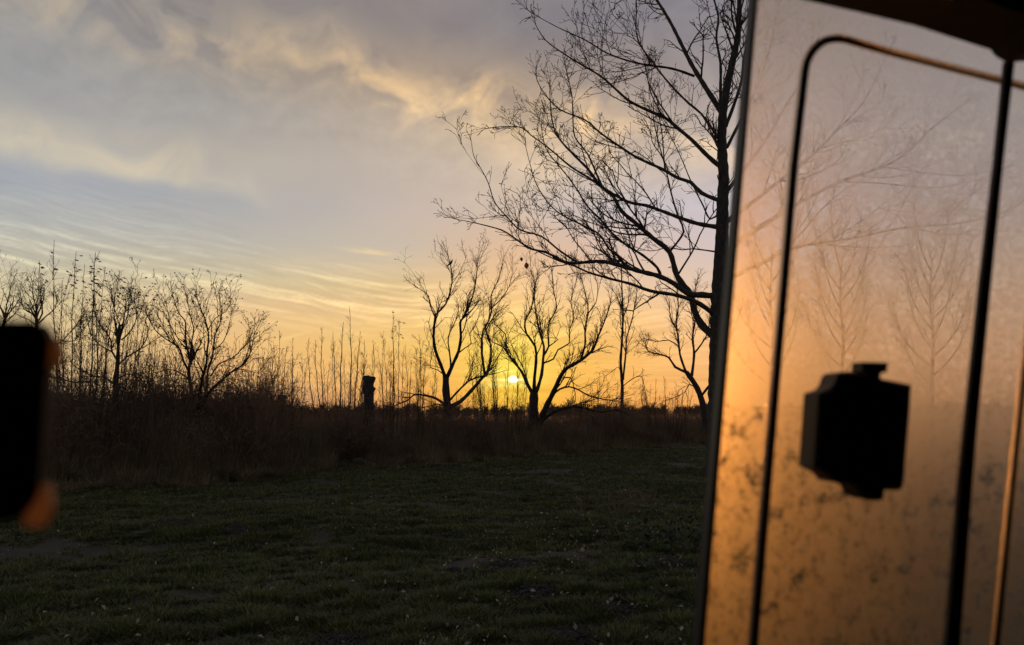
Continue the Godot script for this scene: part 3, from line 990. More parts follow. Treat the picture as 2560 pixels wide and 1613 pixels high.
func shrubs() -> void:
	min_r = 0.0026
	rng.seed = 301
	clump("tallest whips with drooping leaves at their tips, beside the black catch on the left", 215, 0.6, 20.5, [
		[99, 652, 5, 9], [135, 600, 6, 3], [190, 628, 6, 11], [212, 662, 5, 5], [238, 630, 7, 14], [299, 675, 6, 9], [262, 668, 5, 4], [330, 695, 5, 3], [347, 708, 5, 5], [175, 680, 5, 8], [232, 670, 6, 8], [155, 700, 5], [280, 720, 5]], 26, [125, 390, 740, 860])
	rng.seed = 302
	clump("low slanting whips just left of the round-crowned tree", 425, 0.7, 20.0, [[400, 800, 5], [440, 860, 4], [352, 850, 5], [380, 900, 4]], 10, [340, 470, 860, 960])
	rng.seed = 303
	clump("low grey whips around the short cut stump, right of the round-crowned tree", 700, 0.75, 25.0, [[700, 828, 4], [731, 845, 4], [685, 868, 3], [716, 868, 3], [754, 880, 3], [662, 900, 3]], 20, [640, 775, 890, 960])
	rng.seed = 304
	clump("fan of bare whips just left of the tall cut stump, topped by one tall spire", 862, 0.55, 29.0, [[873, 765, 6], [858, 805, 7], [806, 818, 5], [770, 850, 5], [788, 850, 5], [832, 830, 5], [900, 830, 5], [910, 850, 5], [932, 850, 4]], 14, [760, 945, 850, 940])
	rng.seed = 305
	clump("thin whips with a few leaves halfway between the tall cut stump and the forked willow", 985, 0.75, 28.0, [[982, 775, 6, 4], [997, 798, 4, 4], [960, 850, 4], [956, 838, 3], [1012, 860, 4]], 8, [940, 1025, 860, 960])
	rng.seed = 306
	clump("reddish whips standing close against the left side of the forked willow", 1045, 0.75, 30.0, [[1048, 835, 5], [1058, 852, 4, 2], [1040, 870, 4], [1030, 900, 4], [1066, 870, 3]], 8, [1010, 1090, 870, 970])
	rng.seed = 307
	clump("red-lit whips rising in front of the setting sun between the two willows", 1260, 0.6, 34.0, [[1224, 850, 5], [1238, 800, 4], [1180, 780, 3], [1290, 800, 3], [1272, 870, 4], [1205, 860, 3], [1310, 860, 3]], 16, [1170, 1330, 850, 990])
	rng.seed = 308
	clump("stiff dark canes leaning left between the forked willow and the sun", 1270, 0.9, 33.0, [[1195, 960, 4], [1205, 958, 4], [1212, 965, 4], [1222, 975, 4], [1180, 970, 3]], 6, [1190, 1300, 960, 1010])
	rng.seed = 309
	clump("bushy low whips between the slender straight tree and the leaning willow", 1655, 0.6, 45.0, [[1640, 950, 3], [1660, 940, 3], [1690, 955, 3], [1610, 960, 3], [1720, 960, 3], [1606, 930, 3]], 26, [1590, 1740, 955, 1010])
	rng.seed = 310
	clump("sparse whips between the broad willow and the slender straight tree", 1500, 0.8, 40.0, [[1500, 930, 3], [1520, 950, 3], [1480, 960, 3]], 10, [1450, 1560, 950, 1010])


# ------------------------------------------------------------------ rough grass and brambles along the edge, lawn
func blade_clump(seed_: int, blades: int, tall: float, wide: float, spread: float, nod: float) -> ArrayMesh:
	rng.seed = seed_
	var b := Buf.new()
	for k in blades:
		var a := rng.randf() * TAU
		var p := Vector3(cos(a), 0, sin(a)) * rng.randf() * spread
		var d := Vector3(cos(a), 0, sin(a)).rotated(Vector3.UP, rng.randf_range(-0.8, 0.8))
		var h := tall * rng.randf_range(0.45, 1.0)
		var lean := nod * rng.randf_range(0.2, 1.0)
		var s := d.cross(Vector3.UP).rotated(Vector3.UP, rng.randf_range(-0.7, 0.7)) * wide * rng.randf_range(0.6, 1.2) * 0.5
		var tint := rng.randf_range(0.75, 1.25)
		var prev := [p - s, p + s]
		var first := b.v.size()
		for j in range(1, 4):
			var t := j / 3.0
			var q := p + Vector3.UP * h * (t - 0.25 * lean * t * t) + d * h * lean * t * t
			var ss := s * (1.0 - 0.92 * t)
			b.quad(prev[0], prev[1], q + ss, q - ss)
			prev = [q - ss, q + ss]
		for j in b.v.size() - first:
			b.c.append(Color(tint, tint, tint))
	return b.mesh()


func undergrowth() -> void:
	min_r = 0.004
	# dead grass in tussocks
	var meshes := [blade_clump(41, 34, 1.0, 0.016, 0.16, 0.55), blade_clump(42, 26, 0.8, 0.02, 0.22, 0.9), blade_clump(43, 20, 1.3, 0.012, 0.14, 0.3)]
	var dead := mass("dead_grass", "brown dead grass along the far edge of the lawn", "grass")
	for k in 3:
		meshes[k].surface_set_material(0, M.dry)
		rng.seed = 600 + k
		var where := []
		var tints := []
		while where.size() < 5200:
			var az := rng.randf_range(-40.0, 40.0)
			var d := rng.randf_range(11.0, 62.0)
			var x := d * sin(deg_to_rad(az))
			var z := -d * cos(deg_to_rad(az))
			var s := beyond(x, z)
			var n := rough_noise.get_noise_2d(x * 0.7 + 11.0, z * 0.7)
			if s < -0.3 + n * 1.6 or s > 7.5 or (s > 3.5 and rng.randf() < 0.4) or (az > -12.9 and az < -10.6 and d < 26.6):   # kept short round the old post
				continue
			var swell := rough_noise.get_noise_2d(x * 0.22 + 40.0, z * 0.22 + 9.0)
			var tall := rng.randf_range(0.5, 1.3) * (0.85 + n * 0.6 + swell * 0.9) * smoothstep(-1.2, 1.8, s) * (0.55 if k == 2 and rng.randf() < 0.4 else 1.0) + 0.15
			where.append(Transform3D(Basis(Vector3.UP, rng.randf() * TAU).scaled(Vector3(1.0, tall, 1.0) * rng.randf_range(0.8, 1.25)), Vector3(x, ground_y(x, z) - 0.03, z)))
			var v := rng.randf_range(0.6, 1.3)
			var green := clampf(0.3 - s * 0.25 + n, 0.0, 0.8)
			tints.append(Color(0.25, 0.175, 0.105).lerp(Color(0.1, 0.105, 0.04), green) * v)
		scatter(["tussocks", "bowed_blades", "tall_blades"][k], meshes[k], where, tints, "", "", dead)
	# bramble and thorn tangle
	var tangle := mass("bramble_thicket", "tangle of brown bramble stems between the lawn and the field", "bramble")
	for k in 2:
		rng.seed = 640 + k
		var b := Buf.new()
		for j in 22:
			var a := rng.randf() * TAU
			sprout(b, Vector3(cos(a), 0, sin(a)) * rng.randf() * 0.35, Vector3(cos(a) * 0.5, 1.0, sin(a) * 0.5).normalized(), rng.randf_range(0.7, 1.25), 0.006, 2, 0.3, 3, -0.1)
		var m := b.mesh()
		m.surface_set_material(0, M.whip)
		var where := []
		while where.size() < 760:
			var az := rng.randf_range(-40.0, 38.0)
			var d := rng.randf_range(14.0, 60.0)
			var x := d * sin(deg_to_rad(az))
			var z := -d * cos(deg_to_rad(az))
			var s := beyond(x, z)
			var n := rough_noise.get_noise_2d(x * 0.35 + 70.0, z * 0.35)
			if s < 0.6 or s > 8.0 or n < -0.25 + 0.3 * smoothstep(-14.0, 0.0, az):
				continue
			var tall := rng.randf_range(0.5, 1.5) * (1.3 if az < -17.0 else 0.8) * (1.0 + 1.2 * n)
			where.append(Transform3D(Basis(Vector3.UP, rng.randf() * TAU).scaled(Vector3(1.1, tall, 1.1)), Vector3(x, ground_y(x, z) - 0.05, z)))
		scatter("stems", m, where, [], "", "", tangle)


func lawn_cover() -> void:
	var turf := mass("grass", "short dark green grass of the lawn", "grass")
	var meshes := [blade_clump(51, 12, 0.085, 0.007, 0.05, 0.7), blade_clump(52, 9, 0.07, 0.009, 0.06, 1.1)]
	var patch := FastNoiseLite.new()
	patch.seed = 41
	patch.frequency = 1.0
	patch.fractal_octaves = 4
	for k in 2:
		meshes[k].surface_set_material(0, M.grass)
		rng.seed = 700 + k
		var where := []
		var tints := []
		var tries := 0
		while where.size() < 80000 and tries < 300000:
			tries += 1
			var az := rng.randf_range(-38.0, 26.0)
			var d := 4.0 * pow(11.0, rng.randf())
			var x := d * sin(deg_to_rad(az))
			var z := -d * cos(deg_to_rad(az))
			if beyond(x, z) > 1.0:
				continue
			var n := patch.get_noise_2d(x * 0.35, z * 0.35)
			var m := patch.get_noise_2d(x * 1.6 + 9.0, z * 1.6)
			var mud := clampf(0.25 + n * 1.3 + m * 0.9, 0.0, 1.0)
			if rng.randf() < mud * mud * 1.15:
				continue
			var sc := rng.randf_range(0.55, 1.25) * (1.0 + d * 0.018)
			where.append(Transform3D(Basis(Vector3.UP, rng.randf() * TAU).scaled(Vector3(sc * 1.5, sc * (0.8 + m * 1.2), sc * 1.5)), Vector3(x, ground_y(x, z) - 0.008, z)))
			var dry := rng.randf() * rng.randf()
			tints.append(Color(0.05, 0.063, 0.01).lerp(Color(0.12, 0.1, 0.034), dry) * rng.randf_range(0.55, 1.4) * clampf(1.05 + m * 1.1 + n * 0.5, 0.45, 1.7))
		scatter(["tufts", "bent_blades"][k], meshes[k], where, tints, "", "", turf)
	# fallen leaves
	rng.seed = 720
	var b := Buf.new()
	b.quad(Vector3(0, 0.004, 0), Vector3(0.018, 0.014, 0.025), Vector3(0, 0.006, 0.06), Vector3(-0.018, 0.012, 0.03))
	var lm := b.mesh()
	for j in 1:
		lm.surface_set_material(0, M.dry)
	var where := []
	var tints := []
	while where.size() < 2600:
		var az := rng.randf_range(-36.0, 24.0)
		var d := rng.randf_range(4.5, 26.0)
		if rng.randf() < 0.45:
			az = rng.randfn(6.0, 8.0)
		var x := d * sin(deg_to_rad(az))
		var z := -d * cos(deg_to_rad(az))
		if beyond(x, z) > 0.5 or rough_noise.get_noise_2d(x * 0.8 + 5.0, z * 0.8) < rng.randf_range(-0.25, 0.3):
			continue
		var tilt := Basis(Vector3(rng.randf_range(-1, 1), 0, rng.randf_range(-1, 1)).normalized(), rng.randf_range(0.0, 1.1))
		where.append(Transform3D((tilt * Basis(Vector3.UP, rng.randf() * TAU)).scaled(Vector3(rng.randf_range(0.5, 1.0), 1.0, 1.0) * rng.randf_range(0.45, 1.2)), Vector3(x, ground_y(x, z) + 0.055, z)))
		tints.append(Color(0.34, 0.29, 0.21) * rng.randf_range(0.25, 1.2))
	scatter("fallen_leaves", lm, where, tints, "pale fallen leaves scattered over the lawn", "leaves")


# ------------------------------------------------------------------ stumps, posts, soil heaps, a bird
func stump(called: String, label: String, px: Array, depth: float, knobs: Array) -> void:
	var at := spot(px[0][0], px[0][1], depth)
	at.y = ground_y(at.x, at.z)
	var o := thing(called, label, "stump", at, "pollarded stumps in the field edge")
	var pts := PackedVector3Array([Vector3(0, -0.1, 0)])
	var radii := PackedFloat32Array([px[0][2] * 0.62 * depth / FOCAL])
	for p in px:
		pts.append(spot(p[0], p[1], depth) - at)
		radii.append(p[2] * 0.5 * depth / FOCAL)
	pts.append(pts[-1] + Vector3(0.02, 0.01, 0))
	radii.append(0.01)
	var b := Buf.new()
	b.tube(pts, radii, 9)
	for k in b.v.size():
		var v := b.v[k]
		b.v[k] += b.n[k] * rough_noise.get_noise_3d(v.x * 9.0, v.y * 5.0, v.z * 9.0) * 0.06
	put(b, "trunk", M.bark, o)
	for q in knobs:
		var c := Buf.new()
		var p := spot(q[0], q[1], depth) - at
		var e := spot(q[2], q[3], depth + 0.1) - at
		c.tube(PackedVector3Array([p, p.lerp(e, 0.6), e, e.lerp(p, -0.05)]), PackedFloat32Array([q[4] * 0.5 * depth / FOCAL, q[4] * 0.45 * depth / FOCAL, q[4] * 0.35 * depth / FOCAL, 0.005]), 7)
		put(c, "branch_stub", M.bark, o)


func box(b: Buf, lo: Vector3, hi: Vector3, bevel := 0.0) -> void:
	# a box with chamfered upright and level edges
	var c := (lo + hi) * 0.5
	var e := (hi - lo) * 0.5
	var k := minf(bevel, minf(e.x, minf(e.y, e.z)) * 0.9)
	var xs := []
	for s in [-1.0, 1.0]:
		b.quad(c + Vector3(s * e.x, -e.y + k, -s * (e.z - k)), c + Vector3(s * e.x, e.y - k, -s * (e.z - k)), c + Vector3(s * e.x, e.y - k, s * (e.z - k)), c + Vector3(s * e.x, -e.y + k, s * (e.z - k)))
		b.quad(c + Vector3(-e.x + k, s * e.y, s * (e.z - k)), c + Vector3(-e.x + k, s * e.y, -s * (e.z - k)), c + Vector3(e.x - k, s * e.y, -s * (e.z - k)), c + Vector3(e.x - k, s * e.y, s * (e.z - k)))
		b.quad(c + Vector3(-s * (e.x - k), -e.y + k, s * e.z), c + Vector3(s * (e.x - k), -e.y + k, s * e.z), c + Vector3(s * (e.x - k), e.y - k, s * e.z), c + Vector3(-s * (e.x - k), e.y - k, s * e.z))
	if k > 0.0:
		for s in [-1.0, 1.0]:
			for t in [-1.0, 1.0]:
				b.quad(c + Vector3(s * e.x, t * (e.y - k), -e.z + k), c + Vector3(s * e.x, t * (e.y - k), e.z - k), c + Vector3(s * (e.x - k), t * e.y, e.z - k), c + Vector3(s * (e.x - k), t * e.y, -e.z + k))
				b.quad(c + Vector3(s * e.x, -e.y + k, t * (e.z - k)), c + Vector3(s * e.x, e.y - k, t * (e.z - k)), c + Vector3(s * (e.x - k), e.y - k, t * e.z), c + Vector3(s * (e.x - k), -e.y + k, t * e.z))
				b.quad(c + Vector3(-e.x + k, s * e.y, t * (e.z - k)), c + Vector3(e.x - k, s * e.y, t * (e.z - k)), c + Vector3(e.x - k, s * (e.y - k), t * e.z), c + Vector3(-e.x + k, s * (e.y - k), t * e.z))
				for u in [-1.0, 1.0]:
					b.tri(c + Vector3(s * e.x, t * (e.y - k), u * (e.z - k)), c + Vector3(s * (e.x - k), t * e.y, u * (e.z - k)), c + Vector3(s * (e.x - k), t * (e.y - k), u * e.z))


func small_things() -> void:
	rng.seed = 801
	stump("tree_stump", "tall dark pollarded stump with a cut-off flared head, standing clear against the orange sky", [[922, 1062, 30], [922, 1040, 28], [923, 1010, 24], [922, 985, 26], [921, 975, 30], [922, 965, 26], [922, 955, 26], [923, 946, 34], [922, 941, 30]], 27.5, [[926, 985, 937, 970, 10], [918, 962, 911, 942, 12], [928, 960, 936, 944, 12]])
	rng.seed = 802
	stump("tree_stump", "short dark pollarded stump with a flat head among the low grey whips", [[704, 1062, 17], [704, 1030, 15], [705, 1005, 15], [705, 995, 19], [704, 988, 21]], 26.0, [[706, 1000, 714, 990, 8]])
	# the old post by the lawn edge and the slab beside it
	var at := spot(876, 1163, 26.2)
	at.y = ground_y(at.x, at.z)
	var o := thing("wooden_post", "weathered post of two timbers standing at the lawn edge before the brush", "post", at)
	for q in [[-0.045, 0.12, 1.08], [0.05, 0.1, 1.02]]:
		var b := Buf.new()
		box(b, Vector3(q[0] - q[1] * 0.5, -0.15, -0.06), Vector3(q[0] + q[1] * 0.5 - 0.006, q[2], 0.06), 0.012)
		put(b, "timber", M.wood, o)
	at = spot(900, 1166, 25.8)
	at.y = ground_y(at.x, at.z)
	o = thing("drain_board", "low flat board lying in the grass at the foot of the post", "board", at)
	var bb := Buf.new()
	box(bb, Vector3(-0.22, -0.02, -0.16), Vector3(0.22, 0.09, 0.16), 0.012)
	put(bb, "top", M.wood, o)
	var cc := Buf.new()
	box(cc, Vector3(-0.15, 0.092, -0.08), Vector3(0.06, 0.11, 0.08), 0.005)
	put(cc, "pale_plate", M.metal, o)
	for q in [[1471, 39.0, "short fence post right of the broad willow, half sunk in dead grass"], [968, 31.0, "short fence post between the tall stump and the forked willow"], [1640, 47.0, "short fence post below the bushy whips near the leaning willow"]]:
		at = spot(q[0], 1100, q[1])
		at.y = ground_y(at.x, at.z)
		o = thing("fence_post", q[2], "fence post", at, "old posts of the field fence")
		var b := Buf.new()
		b.tube(PackedVector3Array([Vector3(0, -0.2, 0), Vector3(0.01, 0.6, 0), Vector3(0.02, 1.22, 0), Vector3(0.02, 1.25, 0)]), PackedFloat32Array([0.07, 0.068, 0.062, 0.02]), 8)
		put(b, "shaft", M.wood, o)
	# a bird perched in the forked willow
	at = perch + Vector3(-0.02, 0.085, 0.02)
	o = thing("perched_bird", "small dark bird perched high in the forked willow", "bird", at)
	var bird := Buf.new()
	bird.tube(PackedVector3Array([Vector3(-0.13, -0.1, 0), Vector3(-0.06, -0.02, 0), Vector3(0.0, 0.03, 0), Vector3(0.045, 0.085, 0), Vector3(0.065, 0.125, 0), Vector3(0.085, 0.135, 0), Vector3(0.115, 0.13, 0)]), PackedFloat32Array([0.012, 0.028, 0.05, 0.042, 0.03, 0.022, 0.002]), 8)
	put(bird, "body", M.twig, o)
	for s in [-0.012, 0.012]:
		var leg := Buf.new()
		leg.tube(PackedVector3Array([Vector3(0.01, 0.0, s), Vector3(0.015, -0.075, s)]), PackedFloat32Array([0.004, 0.003]), 4)
		put(leg, "leg", M.twig, o)
	# mole hills and trodden soil
	var heaps := [
		[1290, 1418, 0.42, "crumbly mole hill in the middle of the lawn, left of the dark rut"],
		[1130, 1432, 0.34, "low spread mole hill left of the crumbly one in mid lawn"],
		[1520, 1528, 0.4, "broad mole hill of dark crumbs near the bottom right of the lawn"],
		[1405, 1590, 0.36, "mole hill at the bottom of the photo, second from the window pane"],
		[1545, 1606, 0.32, "mole hill at the bottom of the photo nearest the window pane"],
		[1350, 1488, 0.34, "long dark heap of dug soil above the bottom mole hills"],
		[1365, 1285, 0.4, "flattened mole hill in the middle distance below the broad willow"],
		[1160, 1338, 0.36, "small flattened mole hill in the middle distance, left of the dry weed"],
		[860, 1596, 0.32, "grey mole hill at the bottom of the photo, left of centre"],
		[1660, 1420, 0.5, "trodden grey soil heap close to the window pane edge"],
		[420, 1318, 0.5, "dark flat mole hill on the left of the lawn"],
		[590, 1335, 0.42, "dark flat mole hill right of another on the left of the lawn"]]
	for h in heaps:
		soil_heap(h[0], h[1], h[2] * 0.62, h[3])
	weeds()


func soil_heap(x: float, y: float, size: float, label: String) -> void:
	var d := ray(x, y)
	var p := EYE + d * (EYE.y / -d.y)
	p.y = ground_y(p.x, p.z)
	rng.seed = int(x * 7 + y)
	var o := thing("mole_hill", label, "mole hill", p, "mole hills on the lawn")
	var b := Buf.new()
	var rings := 7
	var sides := 18
	var off := rng.randf() * 50.0
	var stretch := rng.randf_range(1.1, 1.7)
	for r in rings + 1:
		var t := float(r) / rings
		for s in sides:
			var a := TAU * s / sides
			var edge := 1.0 + 0.35 * rough_noise.get_noise_2d(cos(a) * 1.3 + off, sin(a) * 1.3)
			var q := Vector3(cos(a) * t * size * stretch * edge, 0, sin(a) * t * size * edge)
			q.y = ground_y(p.x + q.x, p.z + q.z) - p.y + size * 0.24 * (1.0 - t * t) * (1.0 + 0.6 * rough_noise.get_noise_2d(q.x * 9.0 + off, q.z * 9.0)) - 0.02 * t
			b.v.append(q)
			b.n.append(Vector3.UP)
	for r in rings:
		for s in sides:
			var i0 := r * sides + s
			var i1 := r * sides + (s + 1) % sides
			b.i.append_array([i0, i1, i0 + sides, i1, i1 + sides, i0 + sides])
	var st := SurfaceTool.new()
	st.create_from(b.mesh(), 0)
	st.generate_normals()
	var mi := MeshInstance3D.new()
	mi.name = "mound"
	mi.mesh = st.commit()
	mi.mesh.surface_set_material(0, M.soil)
	o.add_child(mi)
	# crumbs of soil
	var c := Buf.new()
	for k in 150:
		var a := rng.randf() * TAU
		var t := sqrt(rng.randf())
		var q := Vector3(cos(a) * t * size * stretch, 0, sin(a) * t * size)
		q.y = ground_y(p.x + q.x, p.z + q.z) - p.y + size * 0.24 * (1.0 - t * t) * (1.0 + 0.6 * rough_noise.get_noise_2d(q.x * 9.0 + off, q.z * 9.0))
		var r := rng.randf_range(0.008, 0.03)
		var tip := []
		for j in 6:
			tip.append(q + [Vector3.RIGHT, Vector3.BACK, Vector3.LEFT, Vector3.FORWARD, Vector3.UP, Vector3.DOWN][j] * r * rng.randf_range(0.6, 1.3))
		for j in 4:
			c.tri(tip[j], tip[(j + 1) % 4], tip[4])
			c.tri(tip[(j + 1) % 4], tip[j], tip[5])
	put(c, "crumbs", M.soil, o).set_meta("kind", "stuff")


func weeds() -> void:
	for q in [[1545, 1290, 24, 0.62, "dry tangled weed stalks standing alone on the right of the lawn"], [1620, 1262, 10, 0.4, "small dry weed right of the taller stalks on the lawn"], [1465, 1275, 6, 0.55, "single thin dry stalks left of the tangled weed"]]:
		var d := ray(q[0], q[1])
		var p := EYE + d * (EYE.y / -d.y)
		p.y = ground_y(p.x, p.z)
		rng.seed = int(q[0])
		var o := thing("dry_weed", q[4], "weed", p, "dry weeds on the lawn")
		for k in q[2]:
			var b := Buf.new()
			var a := rng.randf() * TAU
			sprout(b, Vector3(cos(a), 0, sin(a)) * rng.randf() * 0.12, Vector3(cos(a) * 0.6 + 0.2, 1.0, sin(a) * 0.6).normalized(), q[3] * rng.randf_range(0.5, 1.0), 0.005, 1, 0.3, 4, -0.1)
			put(b, "stalk", M.whip, o)
	# low green clump by the pane
	var dd := ray(1690, 1370)
	var pp := EYE + dd * (EYE.y / -dd.y)
	pp.y = ground_y(pp.x, pp.z)
	var oo := thing("weed_clump", "low dark green clump of weeds beside the window pane edge", "weed", pp)
	rng.seed = 77
	var bb := Buf.new()
	var lb := Buf.new()
	for k in 46:
		var a := rng.randf() * TAU
		var s := Vector3(cos(a), 0, sin(a)) * sqrt(rng.randf()) * 0.75
		s.y = ground_y(pp.x + s.x, pp.z + s.z) - pp.y
		var e := s + Vector3(rng.randf_range(-0.15, 0.15), rng.randf_range(0.15, 0.42), rng.randf_range(-0.15, 0.15))
		bb.tube(PackedVector3Array([s, e]), PackedFloat32Array([0.005, 0.003]), 3)
		for j in 12:
			leaf(lb, s.lerp(e, rng.randf()), rng.randf_range(0.05, 0.11))
	put(bb, "stems", M.whip, oo).set_meta("kind", "stuff")
	var green := plain(Color(0.03, 0.045, 0.016), 0.7, {"cull_mode": BaseMaterial3D.CULL_DISABLED})
	put(lb, "leaves", green, oo).set_meta("kind", "stuff")


# ------------------------------------------------------------------ the van: open sliding window seen from inside
var wall := Transform3D()


func on_wall(x: float, y: float, off := 0.0) -> Vector2:
	# where the line of sight through (x, y) meets the plane of the window, in the wall's own axes
	var d := ray(x, y)
	var n := wall.basis.z
	var t := (n.dot(wall.origin + n * off - EYE)) / n.dot(d)
	var q := wall.affine_inverse() * (EYE + d * t)
	return Vector2(q.x, q.y)


func prism(b: Buf, poly: PackedVector2Array, z0: float, z1: float, bevel := 0.0) -> void:
	if not Geometry2D.is_polygon_clockwise(poly):
		poly.reverse()
	var inner := poly
	if bevel > 0.0:
		var r := Geometry2D.offset_polygon(poly, -bevel, Geometry2D.JOIN_MITER)
		if r.size() == 1 and r[0].size() == poly.size():
			inner = r[0]
			if not Geometry2D.is_polygon_clockwise(inner):
				inner.reverse()
			var best := 0
			for k in inner.size():
				if inner[k].distance_to(poly[0]) < inner[best].distance_to(poly[0]):
					best = k
			inner = inner.slice(best) + inner.slice(0, best)
		else:
			bevel = 0.0
	var n := poly.size()
	var tris := Geometry2D.triangulate_polygon(inner)
	for k in range(0, tris.size(), 3):
		var p := inner[tris[k]]
		var q := inner[tris[k + 1]]
		var r := inner[tris[k + 2]]
		b.tri(Vector3(p.x, p.y, z1), Vector3(q.x, q.y, z1), Vector3(r.x, r.y, z1))
	tris = Geometry2D.triangulate_polygon(poly)
	for k in range(0, tris.size(), 3):
		var p := poly[tris[k]]
		var q := poly[tris[k + 1]]
		var r := poly[tris[k + 2]]
		b.tri(Vector3(p.x, p.y, z0), Vector3(r.x, r.y, z0), Vector3(q.x, q.y, z0))
	for k in n:
		var p := poly[k]
		var q := poly[(k + 1) % n]
		var pi := inner[k]
		var qi := inner[(k + 1) % n]
		var zb := z1 - bevel
		b.quad(Vector3(p.x, p.y, z0), Vector3(q.x, q.y, z0), Vector3(q.x, q.y, zb), Vector3(p.x, p.y, zb))
		if bevel > 0.0:
			b.quad(Vector3(p.x, p.y, zb), Vector3(q.x, q.y, zb), Vector3(qi.x, qi.y, z1), Vector3(pi.x, pi.y, z1))


func seen(course: Array, off := 0.0, back := -1.0) -> PackedVector2Array:
	# back: the depth whose edge shows on the left, where the side of a part is seen
	var out := PackedVector2Array()
	for k in range(0, course.size(), 2):
		out.append(on_wall(course[k], course[k + 1], off if back < 0.0 else lerpf(back, off, clampf((course[k] - 1997.0) / 287.0, 0.0, 1.0))))
	return out


func condensation() -> ImageTexture:
	# droplets: opaque where a drop scatters the light, clear in between; runs and wiped spots are clearer
	var side := 1024
	var im := Image.create(side, side, false, Image.FORMAT_RGBA8)
	var soft := FastNoiseLite.new()
	soft.seed = 61
	soft.frequency = 1.0
	soft.fractal_octaves = 4
	var r := RandomNumberGenerator.new()
	r.seed = 62
	var data := PackedByteArray()
	data.resize(side * side * 4)
	data.fill(255)
	for y in side:
		var v := float(y) / side
		for x in side:
			var u := float(x) / side
			var cover := lerpf(0.76, 0.92, smoothstep(0.54, 0.66, v)) + 0.08 * soft.get_noise_2d(u * 9.0, v * 4.0)
			cover += 0.16 * soft.get_noise_2d(u * 60.0, v * 2.5) * smoothstep(0.4, 0.7, v)
			var blot := soft.get_noise_2d(u * 34.0 + 9.0, v * 22.0)
			var zone := soft.get_noise_2d(u * 5.0 + 3.0, v * 5.0)
			cover -= (0.42 * smoothstep(0.08, 0.6, blot) + 0.3 * smoothstep(0.0, 0.5, soft.get_noise_2d(u * 95.0, v * 45.0 + 7.0))) * smoothstep(0.6, 0.74, v + zone * 0.12)
			if r.randf() > cover:
				data[(y * side + x) * 4 + 3] = 0
	im.set_data(side, side, false, Image.FORMAT_RGBA8, data)
	return ImageTexture.create_from_image(im)


